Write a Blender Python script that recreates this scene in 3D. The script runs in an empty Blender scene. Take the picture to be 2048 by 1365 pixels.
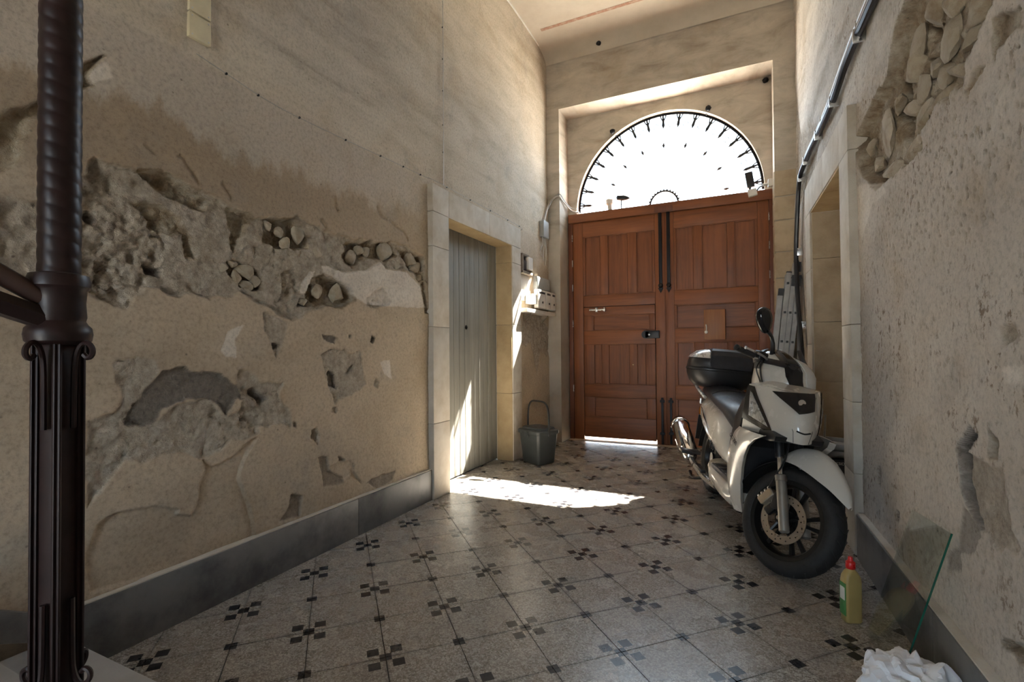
import bpy, bmesh, math, random
import numpy as np
from mathutils import Vector, Matrix, Euler

scene = bpy.context.scene
COL = scene.collection
random.seed(7)
PI = math.pi

# ------------------------------------------------------------------ camera
YAW, PITCH, ROLL, CAM_H = math.radians(25.45), 0.0165, 0.0081, 1.23
cam_data = bpy.data.cameras.new('camera')
cam_data.sensor_fit = 'HORIZONTAL'; cam_data.sensor_width = 36.0
cam_data.lens = 979.64 / 2048 * 36.0
cam_data.clip_start = 0.03; cam_data.clip_end = 200
cam = bpy.data.objects.new('camera', cam_data); COL.objects.link(cam)
_r = Vector((math.cos(YAW), math.sin(YAW), 0)); _f0 = Vector((-math.sin(YAW), math.cos(YAW), 0)); _z = Vector((0, 0, 1))
_f = _f0 * math.cos(PITCH) + _z * math.sin(PITCH); _u = _z * math.cos(PITCH) - _f0 * math.sin(PITCH)
_R = _r * math.cos(ROLL) - _u * math.sin(ROLL); _U = _r * math.sin(ROLL) + _u * math.cos(ROLL)
cam.matrix_world = Matrix(((_R.x, _U.x, -_f.x, 0), (_R.y, _U.y, -_f.y, 0), (_R.z, _U.z, -_f.z, CAM_H), (0, 0, 0, 1)))
scene.camera = cam

# ------------------------------------------------------------------ sky, sun, exposure
world = bpy.data.worlds.new('sky'); scene.world = world; world.use_nodes = True
_bg = world.node_tree.nodes['Background']
_bg.inputs['Color'].default_value = (0.68, 0.84, 1.0, 1); _bg.inputs['Strength'].default_value = 10.0
sun_data = bpy.data.lights.new('sun', 'SUN'); sun_data.energy = 130; sun_data.angle = math.radians(0.55); sun_data.color = (1.0, 0.93, 0.82)
sun = bpy.data.objects.new('sun', sun_data); COL.objects.link(sun)
SUN_DIR = Vector((-0.214, -0.578, -0.782)).normalized()
sun.rotation_euler = SUN_DIR.to_track_quat('-Z', 'Y').to_euler(); sun.location = (3, 12, 12)
vs = scene.view_settings
vs.view_transform = 'Standard'; vs.look = 'None'; vs.gamma = 1.0; vs.exposure = 0.28; vs.use_curve_mapping = False
scene.cycles.use_denoising = True
scene.cycles.max_bounces = 10; scene.cycles.diffuse_bounces = 7; scene.cycles.transparent_max_bounces = 12
scene.cycles.sample_clamp_indirect = 12.0
scene.cycles.caustics_reflective = False; scene.cycles.caustics_refractive = False

# ------------------------------------------------------------------ node helpers
class NT:
    def __init__(s, name):
        s.m = bpy.data.materials.new(name); s.m.use_nodes = True; s.t = s.m.node_tree; s.n = s.t.nodes
        s.b = s.n['Principled BSDF']
    def new(s, t, **kw):
        n = s.n.new(t)
        for k, v in kw.items(): setattr(n, k, v)
        return n
    def lk(s, a, b): s.t.links.new(a, b)
    def put(s, sock, v):
        if isinstance(v, bpy.types.NodeSocket): s.lk(v, sock)
        elif isinstance(v, (tuple, list)) and sock.type == 'RGBA' and len(v) == 3: sock.default_value = (*v, 1)
        else: sock.default_value = v
    def pos(s): return s.new('ShaderNodeNewGeometry').outputs['Position']
    def obj(s): return s.new('ShaderNodeTexCoord').outputs['Object']
    def rnd(s): return s.new('ShaderNodeObjectInfo').outputs['Random']
    def attr(s, name): return s.new('ShaderNodeAttribute', attribute_name=name)
    def mp(s, v, scale=(1, 1, 1), rot=(0, 0, 0), loc=(0, 0, 0)):
        n = s.new('ShaderNodeMapping'); s.lk(v, n.inputs['Vector']); n.inputs['Scale'].default_value = scale
        n.inputs['Rotation'].default_value = rot; n.inputs['Location'].default_value = loc; return n.outputs[0]
    def noise(s, v, scale, detail=4, rough=.55, dist=0.0):
        n = s.new('ShaderNodeTexNoise'); s.lk(v, n.inputs['Vector']); n.inputs['Scale'].default_value = scale
        n.inputs['Detail'].default_value = detail; n.inputs['Roughness'].default_value = rough; n.inputs['Distortion'].default_value = dist
        return n.outputs['Fac']
    def voro(s, v, scale, feature='F1', out='Distance', rnd=1.0):
        n = s.new('ShaderNodeTexVoronoi', feature=feature); s.lk(v, n.inputs['Vector']); n.inputs['Scale'].default_value = scale
        n.inputs['Randomness'].default_value = rnd; return n.outputs[out]
    def ramp(s, fac, stops):
        n = s.new('ShaderNodeValToRGB'); s.put(n.inputs[0], fac); e = n.color_ramp.elements
        while len(e) > 1: e.remove(e[-1])
        for i, (p, c) in enumerate(stops):
            el = e[0] if i == 0 else e.new(p); el.position = p
            el.color = (c, c, c, 1) if isinstance(c, (int, float)) else (*c, 1)
        return n.outputs[0]
    def mix(s, f, a, b, mode='MIX'):
        n = s.new('ShaderNodeMix', data_type='RGBA', blend_type=mode)
        s.put(n.inputs[0], f); s.put(n.inputs[6], a); s.put(n.inputs[7], b); return n.outputs[2]
    def math(s, op, a, b=0.0, clamp=False):
        n = s.new('ShaderNodeMath', operation=op, use_clamp=clamp); s.put(n.inputs[0], a); s.put(n.inputs[1], b); return n.outputs[0]
    def sep(s, v):
        n = s.new('ShaderNodeSeparateXYZ'); s.lk(v, n.inputs[0]); return n.outputs
    def bump(s, h, strength=.3, dist=.01):
        n = s.new('ShaderNodeBump'); s.put(n.inputs['Height'], h); n.inputs['Strength'].default_value = strength
        n.inputs['Distance'].default_value = dist; s.lk(n.outputs[0], s.b.inputs['Normal'])
    def out(s, col=None, rough=None, metal=None, **kw):
        if col is not None: s.put(s.b.inputs['Base Color'], col)
        if rough is not None: s.put(s.b.inputs['Roughness'], rough)
        if metal is not None: s.put(s.b.inputs['Metallic'], metal)
        for k, v in kw.items(): s.put(s.b.inputs[k.replace('_', ' ')], v)
        return s.m

def simple(name, col, rough=.5, metal=0.0, var=.12, scale=14, bump=0.0, bscale=120, coat=0.0):
    t = NT(name); p = t.obj()
    n = t.noise(p, scale, 4)
    lo = tuple(c * (1 - var) for c in col); hi = tuple(min(1, c * (1 + var)) for c in col)
    c = t.ramp(n, [(.3, lo), (.7, hi)])
    if bump: t.bump(t.noise(p, bscale, 3), bump, .002)
    r = t.ramp(t.noise(p, scale * 2.3, 3), [(.3, max(0, rough - .06)), (.7, min(1, rough + .06))])
    m = t.out(c, r, metal)
    if coat: t.b.inputs['Coat Weight'].default_value = coat; t.b.inputs['Coat Roughness'].default_value = .08
    return m

def plaster_mat(name, base_a, base_b, upper, layers=True):
    """lime plaster with layers told apart by the mesh attribute 'layer' (rubble, mortar, white skim, sandy render)"""
    t = NT(name); p = t.pos()
    big = t.noise(t.mp(p, (1, .45, 1.2)), 1.1, 5, .6)
    c = t.ramp(big, [(.28, base_b), (.5, base_a), (.72, tuple(x * 1.12 for x in base_a))])
    # long near-horizontal wash marks, stronger high up
    st = t.noise(t.mp(p, (1, .5, 2.6), rot=(.35, 0, 0)), 2.2, 6, .62, .6)
    z = t.sep(p)[2]
    hi = t.math('SMOOTHSTEP' if False else 'MULTIPLY', t.math('SUBTRACT', z, 2.45, True), 2.5, True)
    upc = t.ramp(st, [(.3, tuple(x * f_ for x, f_ in zip(upper, (.66, .61, .55)))), (.48, upper), (.68, tuple(min(.8, x * 1.28) for x in upper))])
    c = t.mix(t.math('MULTIPLY', hi, .85), c, upc)
    # water-stained band under a paler one, ragged along its upper edge
    if layers == 'left':
        rag = t.math('ADD', t.math('MULTIPLY', t.noise(t.mp(p, (1, 1, .35)), 4.5, 6, .7), .55), z)
        y_ = t.sep(p)[1]
        cream = t.math('MULTIPLY', t.ramp(t.math('SUBTRACT', z, 2.62), [(.0, 0.0), (.02, 1.0), (.25, .7), (.7, 0.0)]), t.ramp(st, [(.35, .25), (.6, .8)]))
        c = t.mix(cream, c, (.56, .50, .41))
        pale = t.math('MULTIPLY', t.ramp(t.math('SUBTRACT', rag, 2.25), [(.28, 0.0), (.36, 1.0)]), t.ramp(t.math('SUBTRACT', z, 2.1), [(.50, 1.0), (.56, 0.0)]))
        c = t.mix(t.math('MULTIPLY', pale, .7), c, (.47, .42, .365))
        band = t.math('MULTIPLY', t.ramp(t.math('SUBTRACT', rag, 2.25), [(.26, 1.0), (.34, 0.0)]), t.ramp(t.math('SUBTRACT', z, 1.85), [(.0, 0.0), (.18, 1.0)]))
        c = t.mix(t.math('MULTIPLY', band, .6), c, (.285, .215, .15))
        c = t.mix(t.math('MULTIPLY', t.ramp(t.math('SUBTRACT', t.math('ADD', y_, t.noise(p, 1.5, 4)), 2.9), [(.0, 0.0), (.9, 1.0)]), .35), c, (.56, .47, .33))  # warm bounce light near the plank door, painted into the plaster colour
    if layers == 'right':
        fl_ = t.math('MULTIPLY', t.ramp(t.noise(t.mp(p, (1, 1.0, .7)), 34, 4, .7), [(.56, 0.0), (.62, 1.0)]), t.ramp(t.noise(p, 2.4, 4, .6), [(.42, 0.0), (.6, 1.0)]))
        c = t.mix(t.math('MULTIPLY', fl_, .85), c, (.17, .115, .07))
        c = t.mix(t.ramp(t.noise(t.mp(p, loc=(2, 8, 3)), 3.0, 5, .65), [(.52, 0.0), (.72, .6)]), c, (.60, .565, .51))
    # blotches of ochre and grey
    c = t.mix(t.ramp(t.noise(p, 2.7, 4, .6), [(.52, 0.0), (.75, .5)]), c, (.36, .27, .17))
    c = t.mix(t.ramp(t.noise(t.mp(p, loc=(5, 3, 1)), 3.6, 5, .65), [(.55, 0.0), (.8, .55)]), c, (.27, .245, .215))
    if not layers:
        t.bump(t.math('ADD', t.math('MULTIPLY', t.noise(p, 38, 5, .7), .6), t.noise(p, 140, 3, .6)), .2, .006)
        return t.out(c, .93)
    lay = t.new('ShaderNodeAttribute', attribute_name='layer'); s4 = t.new('ShaderNodeSeparateColor'); t.lk(lay.outputs['Color'], s4.inputs[0])
    fine = t.noise(p, 38, 5, .7)
    rub = t.ramp(t.noise(p, 11, 5, .65), [(.28, (.13, .088, .05)), (.43, (.26, .195, .125)), (.56, (.36, .305, .225)), (.72, (.52, .475, .395))])
    c = t.mix(s4.outputs[0], c, rub)
    mor = t.ramp(fine, [(.3, (.105, .088, .072)), (.7, (.185, .162, .14))])
    c = t.mix(s4.outputs[1], c, mor)
    c = t.mix(s4.outputs[2], c, t.ramp(t.noise(p, 5, 5), [(.3, (.56, .50, .43)), (.7, (.68, .63, .56))]))
    sand = t.ramp(t.noise(p, 16, 6, .7), [(.28, (.25, .20, .15)), (.5, (.39, .335, .265)), (.72, (.53, .475, .40))])
    c = t.mix(lay.outputs['Alpha'], c, sand)
    # dark specks
    c = t.mix(t.math('MULTIPLY', t.ramp(t.voro(p, 9), [(.03, 1.0), (.06, 0.0)]), .6), c, (.10, .085, .07))
    h = t.math('ADD', t.math('MULTIPLY', fine, .7), t.math('ADD', t.math('MULTIPLY', t.noise(p, 120, 4, .7), .5), t.math('MULTIPLY', t.noise(p, 14, 4, .6), .8)))
    c = t.mix(1.0, c, t.ramp(t.noise(p, 55, 5, .75), [(.3, .70), (.5, 1.0), (.7, 1.12)]), 'MULTIPLY')
    rg = t.math('ADD', t.math('ADD', s4.outputs[0], lay.outputs['Alpha'], True), s4.outputs[1], True)
    b = t.new('ShaderNodeBump'); t.put(b.inputs['Height'], h); b.inputs['Distance'].default_value = .02
    t.put(b.inputs['Strength'], t.math('ADD', .20, t.math('MULTIPLY', rg, .6))); t.lk(b.outputs[0], t.b.inputs['Normal'])
    return t.out(c, .93)

def wood_mat(name, axis, a, b, rough=.42):
    t = NT(name); p = t.pos(); rn = t.rnd()
    off = t.new('ShaderNodeCombineXYZ'); t.put(off.inputs[0], t.math('MULTIPLY', rn, 7.0)); t.put(off.inputs[2], t.math('MULTIPLY', rn, 3.0))
    v = t.new('ShaderNodeVectorMath', operation='ADD'); t.lk(p, v.inputs[0]); t.lk(off.outputs[0], v.inputs[1])
    sc = (22, 22, 1.3) if axis == 'z' else (1.3, 22, 22)
    g = t.noise(t.mp(v.outputs[0], sc), 1.0, 6, .62, .7)
    g2 = t.noise(t.mp(v.outputs[0], tuple(x * 6 for x in sc)), 1.0, 3)
    f = t.math('ADD', t.math('MULTIPLY', g, .75), t.math('MULTIPLY', g2, .25))
    c = t.ramp(f, [(.32, b), (.5, tuple((x + y) / 2 for x, y in zip(a, b))), (.68, a)])
    c = t.mix(t.math('MULTIPLY', t.math('SUBTRACT', rn, .5), .5), c, tuple(x * 1.35 for x in a))
    c = t.mix(t.ramp(t.noise(p, 1.6, 4), [(.5, 0.0), (.8, .45)]), c, tuple(x * .6 for x in b))
    t.bump(f, .12, .002)
    return t.out(c, t.ramp(g2, [(.3, rough - .05), (.7, rough + .12)]))

def stone_mat(name, a, b, scale=6, rough=.85, bump=.35, vary=.25):
    t = NT(name); p = t.pos(); rn = t.rnd()
    c = t.ramp(t.noise(p, scale, 6, .62), [(.3, b), (.55, a), (.75, tuple(min(.85, x * 1.12) for x in a))])
    c = t.mix(t.ramp(t.noise(t.mp(p, loc=(3, 1, 2)), scale * .5, 5, .6), [(.55, 0.0), (.8, .5)]), c, tuple(x * .62 for x in b))
    c = t.mix(t.math('MULTIPLY', rn, vary), c, tuple(x * .72 for x in a))
    t.bump(t.math('ADD', t.noise(p, 45, 5, .65), t.noise(p, 190, 2)), bump, .005)
    return t.out(c, rough)

MAT = {}
MAT['plaster_left'] = plaster_mat('plaster_left', (.455, .368, .272), (.30, .235, .165), (.44, .40, .345), 'left')
MAT['plaster_right'] = plaster_mat('plaster_right', (.50, .45, .39), (.37, .32, .265), (.50, .47, .42), 'right')
MAT['plaster_end'] = plaster_mat('plaster_end', (.46, .41, .34), (.35, .30, .24), (.46, .42, .36), False)
MAT['ceiling'] = stone_mat('ceiling_paint', (.56, .50, .42), (.47, .41, .335), 1.6, .9, .1, 0)
MAT['stripe'] = stone_mat('faded_stencil_band', (.36, .20, .14), (.47, .37, .28), 24, .9, .1, 0)
MAT['wood_v'] = wood_mat('gate_wood_upright', 'z', (.27, .088, .028), (.13, .038, .012))
MAT['wood_h'] = wood_mat('gate_wood_level', 'x', (.285, .094, .030), (.14, .041, .013))
MAT['wood_dark'] = wood_mat('gate_post_wood', 'z', (.19, .06, .028), (.10, .03, .015))
MAT['wood_box'] = wood_mat('box_wood', 'z', (.36, .15, .052), (.23, .085, .03))
MAT['limestone'] = stone_mat('limestone', (.60, .555, .48), (.47, .41, .32), 5, .85, .3)
MAT['ochre_stone'] = stone_mat('ochre_stone', (.50, .38, .215), (.38, .27, .14), 4, .85, .35, .3)
MAT['ashlar'] = stone_mat('ashlar_block', (.50, .405, .28), (.36, .27, .175), 4, .88, .4, .35)
MAT['rubble'] = stone_mat('rubble_stone', (.42, .365, .28), (.25, .185, .115), 14, .92, .6, .6)
MAT['joint'] = stone_mat('old_mortar', (.24, .20, .155), (.14, .115, .09), 14, .95, .5, 0)
MAT['grey_marble'] = stone_mat('grey_marble', (.18, .178, .172), (.062, .062, .066), 4.5, .45, .06, .12)
MAT['white_marble'] = stone_mat('white_marble', (.50, .51, .52), (.37, .375, .39), 3, .35, .04, .1)
MAT['green_plank'] = wood_mat('green_grey_plank', 'z', (.31, .305, .275), (.20, .198, .175), .6)
MAT['dark_iron'] = simple('dark_iron', (.012, .012, .014), .42, .6)
MAT['cast_iron'] = simple('painted_cast_iron', (.019, .0085, .0075), .42, .0, .3, 30, .12, 60)
MAT['cast_iron'].node_tree.nodes['Principled BSDF'].inputs['Specular IOR Level'].default_value = .3
MAT['rail_wood'] = simple('handrail_wood', (.055, .03, .024), .32, 0, .3, 12)
MAT['steel'] = simple('steel', (.62, .62, .62), .3, 1.0)
MAT['brass'] = simple('brass', (.55, .42, .2), .35, 1.0)
MAT['white_plastic'] = simple('white_plastic', (.68, .66, .62), .4, 0, .06)
MAT['cream_plastic'] = simple('cream_plastic', (.62, .56, .40), .38, 0, .08)
MAT['grey_plastic'] = simple('grey_plastic', (.33, .34, .33), .45, 0, .08)
MAT['bin_plastic'] = simple('bin_plastic', (.055, .062, .062), .38, 0, .15, 8, .1, 200)
MAT['black_plastic'] = simple('black_plastic', (.012, .012, .013), .38, 0, .2)
MAT['cable'] = simple('black_cable', (.014, .014, .017), .35, 0, .2)
MAT['conduit'] = simple('pale_conduit', (.50, .47, .43), .45, 0, .1)
MAT['white_paint'] = simple('scooter_white_paint', (.56, .535, .48), .24, 0, .03, 5, 0, 1, .6)
MAT['black_paint'] = simple('scooter_black_plastic', (.014, .014, .016), .42, 0, .08, 4)
MAT['gloss_black'] = simple('gloss_black', (.008, .008, .009), .12, 0, .1)
MAT['seat_vinyl'] = simple('seat_vinyl', (.022, .024, .03), .38, 0, .15, 20, .15, 300)
MAT['rubber'] = simple('tyre_rubber', (.016, .015, .015), .75, 0, .2, 30, .2, 160)
MAT['alloy_black'] = simple('black_alloy', (.012, .012, .012), .35, .3, .2)
MAT['chrome'] = simple('chrome', (.80, .80, .82), .08, 1.0, .03)
MAT['fork_alloy'] = simple('fork_alloy', (.30, .28, .25), .42, .7, .08)
MAT['disc_steel'] = simple('disc_steel', (.48, .44, .38), .32, .9, .08)
MAT['caliper'] = simple('caliper_gold', (.55, .47, .36), .38, .8, .1)
MAT['silver'] = simple('silver_paint', (.58, .60, .62), .28, .5, .04)
MAT['aluminium'] = simple('ladder_aluminium', (.33, .315, .295), .5, .6, .15, 10, .1, 200)
MAT['red_plastic'] = simple('red_cap', (.55, .012, .012), .3, 0, .06)
MAT['oil_plastic'] = simple('bottle_ochre', (.36, .265, .095), .38, 0, .06)
MAT['label_green'] = simple('label_green', (.05, .22, .06), .35, 0, .2, 40)
MAT['label_white'] = simple('label_white', (.66, .66, .62), .4, 0, .05)
MAT['amber'] = simple('amber_reflector', (.5, .16, .02), .2)
def _glass(name, tint, gloss=.02):
    """thin clear sheet: mostly see-through, mirror-like by the Fresnel share"""
    t = NT(name); tr_ = t.new('ShaderNodeBsdfTransparent'); tr_.inputs['Color'].default_value = (*tint, 1)
    gl = t.new('ShaderNodeBsdfGlossy'); gl.inputs['Roughness'].default_value = gloss
    fr = t.new('ShaderNodeLayerWeight'); fc_ = t.math('ADD', .022, t.math('MULTIPLY', t.math('POWER', fr.outputs['Facing'], 4.0), .7), True)
    mx = t.new('ShaderNodeMixShader'); t.lk(fc_, mx.inputs[0]); t.lk(tr_.outputs[0], mx.inputs[1]); t.lk(gl.outputs[0], mx.inputs[2])
    t.lk(mx.outputs[0], t.n['Material Output'].inputs['Surface']); return t.m
MAT['lens'] = _glass('clear_lens', (.93, .93, .92), .05)
MAT['pane'] = _glass('clear_pane', (.94, .965, .95), .0)
MAT['pane_edge'] = simple('green_glass_edge', (.01, .085, .055), .15, 0, .1)
def _bag():
    t = NT('white_film'); t.out((.80, .81, .84), .35); t.b.inputs['Transmission Weight'].default_value = .0
    t.b.inputs['Subsurface Weight'].default_value = .25; t.b.inputs['Subsurface Radius'].default_value = (.03, .03, .03)
    p = t.obj(); t.bump(t.noise(p, 16, 3, .5, 1.6), .3, .012); return t.m
MAT['bag'] = _bag()

def tile_mat():
    t = NT('terrazzo_tile'); o = t.sep(t.attr('uvw').outputs['Vector']); p = t.pos()
    u, v = o[0], o[1]
    pp = t.math('SUBTRACT', .5, t.math('ABSOLUTE', u)); qq = t.math('SUBTRACT', .5, t.math('ABSOLUTE', v))
    c = .155
    cen = t.math('MULTIPLY', t.math('LESS_THAN', pp, c / 2), t.math('LESS_THAN', qq, c / 2))
    def band(x): return t.math('MULTIPLY', t.math('GREATER_THAN', x, c / 2), t.math('LESS_THAN', x, 1.5 * c))
    sq = t.math('MULTIPLY', t.math('MULTIPLY', band(pp), band(qq)), t.math('GREATER_THAN', t.math('MULTIPLY', u, v), 0.0))
    dark = t.math('MAXIMUM', cen, sq)
    chip = t.voro(p, 150, 'F1', 'Color'); cs = t.new('ShaderNodeSeparateColor'); t.lk(chip, cs.inputs[0])
    base = t.ramp(cs.outputs[0], [(.08, (.235, .212, .185)), (.3, (.34, .312, .272)), (.55, (.42, .39, .345)), (.85, (.54, .515, .465))])
    edge = t.ramp(t.voro(p, 150, 'DISTANCE_TO_EDGE'), [(.02, .55), (.10, 1.0)])
    base = t.mix(1.0, base, edge, 'MULTIPLY')
    rn = t.rnd()
    base = t.mix(t.math('MULTIPLY', rn, .18), base, (.24, .17, .13))
    base = t.mix(t.ramp(t.noise(p, 4.2, 5, .6), [(.5, 0.0), (.8, .38)]), base, (.24, .18, .145))
    dk = t.ramp(cs.outputs[1], [(.1, (.007, .007, .009)), (.9, (.022, .021, .025))])
    worn = t.ramp(t.noise(p, 7, 5, .65), [(.5, 1.0), (.85, .7)])
    col = t.mix(t.math('MULTIPLY', dark, worn), base, dk)
    # grime along the edges of the tile
    e = t.math('MINIMUM', pp, qq)
    g = t.math('MULTIPLY', t.ramp(e, [(.0, 1.0), (.012, .75), (.05, 0.0)]), t.ramp(t.noise(p, 5, 4), [(.4, .1), (.7, .65)]))
    col = t.mix(t.math('MULTIPLY', g, t.math('SUBTRACT', 1.0, t.math('MULTIPLY', dark, .9))), col, (.06, .057, .06))
    r = t.ramp(t.noise(p, 5, 5, .6), [(.3, .21), (.7, .33)])
    t.bump(t.noise(p, 60, 4), .03, .002)
    return t.out(col, r, None, Specular_IOR_Level=.45)
MAT['tile'] = tile_mat()
MAT['grout'] = stone_mat('grout', (.09, .082, .075), (.055, .05, .047), 20, .9, .3, 0)
MAT['street'] = stone_mat('street_paving', (.52, .49, .44), (.42, .39, .35), 2, .9, .2, 0)
MAT['bird'] = simple('dark_lamp_metal', (.02, .022, .028), .4, .3)

# ------------------------------------------------------------------ mesh helpers
def link(o, parent=None):
    COL.objects.link(o)
    if parent is not None: o.parent = parent
    return o
def finish(me, name, mat, parent=None, smooth=True, angle=35):
    for m in (mat if isinstance(mat, (list, tuple)) else [mat]): me.materials.append(MAT[m] if isinstance(m, str) else m)
    if smooth:
        me.polygons.foreach_set('use_smooth', [True] * len(me.polygons)); me.set_sharp_from_angle(angle=math.radians(angle))
    me.update()
    return link(bpy.data.objects.new(name, me), parent)
def tag(o, label=None, cat=None, group=None, kind=None):
    if label: o['label'] = label
    if cat: o['category'] = cat
    if group: o['group'] = group
    if kind: o['kind'] = kind
    return o
def empty(name, loc=(0, 0, 0), mat=None):
    o = bpy.data.objects.new(name, None); COL.objects.link(o); o.empty_display_size = .1
    if mat is not None: o.matrix_world = mat
    else: o.location = loc
    return o

class MB:
    """collects pieces and links them as one mesh object"""
    def __init__(s, T=None): s.b = bmesh.new(); s.T = T
    def _add(s, verts, faces):
        vs_ = [s.b.verts.new(s.T(Vector(v)) if s.T else v) for v in verts]
        for f in faces:
            try: s.b.faces.new([vs_[i] for i in f])
            except ValueError: pass
        return vs_
    def box(s, lo, hi, bev=0.0, seg=2, rot=None, piv=None):
        t = bmesh.new(); bmesh.ops.create_cube(t, size=1)
        c = [(a + b) / 2 for a, b in zip(lo, hi)]; d = [abs(b - a) for a, b in zip(lo, hi)]
        for v in t.verts: v.co = Vector((v.co.x * d[0] + c[0], v.co.y * d[1] + c[1], v.co.z * d[2] + c[2]))
        if bev > 0:
            bev = min(bev, min(d) * .45)
            bmesh.ops.bevel(t, geom=t.edges[:] + t.verts[:], offset=bev, segments=seg, profile=.6, affect='EDGES')
        if rot is not None:
            pv = Vector(piv) if piv is not None else Vector(c)
            for v in t.verts: v.co = rot @ (v.co - pv) + pv
        s.merge(t); return s
    def merge(s, t):
        t.verts.ensure_lookup_table(); t.verts.index_update()
        s._add([v.co.copy() for v in t.verts], [[v.index for v in f.verts] for f in t.faces]); t.free()
    def loft(s, rings, closed=True, caps=True):
        n = len(rings[0]); V = []; F = []
        for r in rings: V += [Vector(p) for p in r]
        m = n if closed else n - 1
        for i in range(len(rings) - 1):
            for j in range(m):
                k = (j + 1) % n
                F.append((i * n + j, i * n + k, (i + 1) * n + k, (i + 1) * n + j))
        if closed and caps:
            F.append(tuple(range(n - 1, -1, -1))); F.append(tuple((len(rings) - 1) * n + j for j in range(n)))
        s._add(V, F); return s
    def tube(s, pts, r, n=8, caps=True, flat=None):
        pts = [Vector(p) for p in pts]; rs = r if isinstance(r, (list, tuple)) else [r] * len(pts)
        rings = []; up = None
        for i, p in enumerate(pts):
            d = (pts[min(i + 1, len(pts) - 1)] - pts[max(i - 1, 0)]).normalized()
            if up is None:
                up = Vector((0, 0, 1)) if abs(d.z) < .9 else Vector((1, 0, 0))
            a = d.cross(up).normalized(); b2 = a.cross(d).normalized(); up = b2
            rings.append([p + (a * math.cos(2 * PI * k / n) + b2 * math.sin(2 * PI * k / n) * (flat or 1)) * rs[i] for k in range(n)])
        return s.loft(rings, True, caps)
    def lathe(s, prof, axis0, axis1, n=24, caps=True):
        """prof: (radius, distance along the axis from axis0)"""
        o = Vector(axis0); d = (Vector(axis1) - o).normalized()
        a = d.orthogonal().normalized(); b2 = d.cross(a)
        rings = [[o + d * h + (a * math.cos(2 * PI * k / n) + b2 * math.sin(2 * PI * k / n)) * max(r, 1e-4) for k in range(n)] for r, h in prof]
        return s.loft(rings, True, caps)
    def sphere(s, c, r, sub=2, sc=(1, 1, 1), jit=0.0):
        t = bmesh.new(); bmesh.ops.create_icosphere(t, subdivisions=sub, radius=1)
        for v in t.verts:
            k = 1 + (random.random() - .5) * jit
            v.co = Vector((c[0] + v.co.x * r * sc[0] * k, c[1] + v.co.y * r * sc[1] * k, c[2] + v.co.z * r * sc[2] * k))
        s.merge(t); return s
    def prism(s, poly, off, d):
        """poly: 3D points of one face, extruded by vector d"""
        n = len(poly); d = Vector(d)
        V = [Vector(p) + Vector(off) for p in poly]; V += [v + d for v in V]
        F = [tuple(range(n - 1, -1, -1)), tuple(range(n, 2 * n))] + [(j, (j + 1) % n, n + (j + 1) % n, n + j) for j in range(n)]
        s._add(V, F); return s
    def build(s, name, mat, parent=None, smooth=True, angle=35, norm=True):
        if norm: bmesh.ops.recalc_face_normals(s.b, faces=s.b.faces[:])
        me = bpy.data.meshes.new(name); s.b.to_mesh(me); s.b.free()
        return finish(me, name, mat, parent, smooth, angle)

def spline(pts, n=8):
    """Catmull-Rom through pts"""
    P = [Vector(p) for p in pts]; out = []
    for i in range(len(P) - 1):
        p0 = P[max(i - 1, 0)]; p1 = P[i]; p2 = P[i + 1]; p3 = P[min(i + 2, len(P) - 1)]
        for k in range(n):
            t = k / n
            out.append(.5 * ((2 * p1) + (p2 - p0) * t + (2 * p0 - 5 * p1 + 4 * p2 - p3) * t * t + (3 * p1 - p0 - 3 * p2 + p3) * t ** 3))
    out.append(P[-1]); return out

def text_mesh(name, body, size, M, mat, parent, ext=.0006):
    cu = bpy.data.curves.new(name, 'FONT'); cu.body = body; cu.size = size; cu.extrude = ext; cu.align_x = 'CENTER'; cu.align_y = 'CENTER'
    ob = bpy.data.objects.new(name + '_curve', cu); COL.objects.link(ob)
    dg = bpy.context.evaluated_depsgraph_get(); me = bpy.data.meshes.new_from_object(ob.evaluated_get(dg))
    bpy.data.objects.remove(ob); bpy.data.curves.remove(cu)
    me.materials.clear(); me.transform(M)
    return finish(me, name, mat, parent, False)

# ------------------------------------------------------------------ numpy relief for the worn walls
def _hash(ix, iy, s):
    h = (ix.astype(np.int64) * 374761393 + iy.astype(np.int64) * 668265263 + s * 1442695041) & 0xffffffff
    h = ((h ^ (h >> 13)) * 1274126177) & 0xffffffff
    return ((h ^ (h >> 16)) & 0xffff) / 65535.0
def vnoise(x, y, s=0):
    ix = np.floor(x).astype(np.int64); iy = np.floor(y).astype(np.int64); fx = x - ix; fy = y - iy
    fx = fx * fx * (3 - 2 * fx); fy = fy * fy * (3 - 2 * fy)
    a = _hash(ix, iy, s); b = _hash(ix + 1, iy, s); c = _hash(ix, iy + 1, s); d = _hash(ix + 1, iy + 1, s)
    return (a * (1 - fx) + b * fx) * (1 - fy) + (c * (1 - fx) + d * fx) * fy
def fbm(x, y, s=0, o=4):
    v = 0; a = .5; t = 0
    for k in range(o):
        v = v + a * vnoise(x * 2 ** k + k * 17.3, y * 2 ** k + k * 9.1, s + k); t += a; a *= .5
    return v / t
def worley(x, y, s=0):
    ix = np.floor(x).astype(np.int64); iy = np.floor(y).astype(np.int64); f1 = np.full(x.shape, 9.0)
    for dx in (-1, 0, 1):
        for dy in (-1, 0, 1):
            cx = ix + dx; cy = iy + dy
            d = np.hypot(cx + _hash(cx, cy, s) - x, cy + _hash(cx, cy, s + 5) - y); f1 = np.minimum(f1, d)
    return f1
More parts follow.
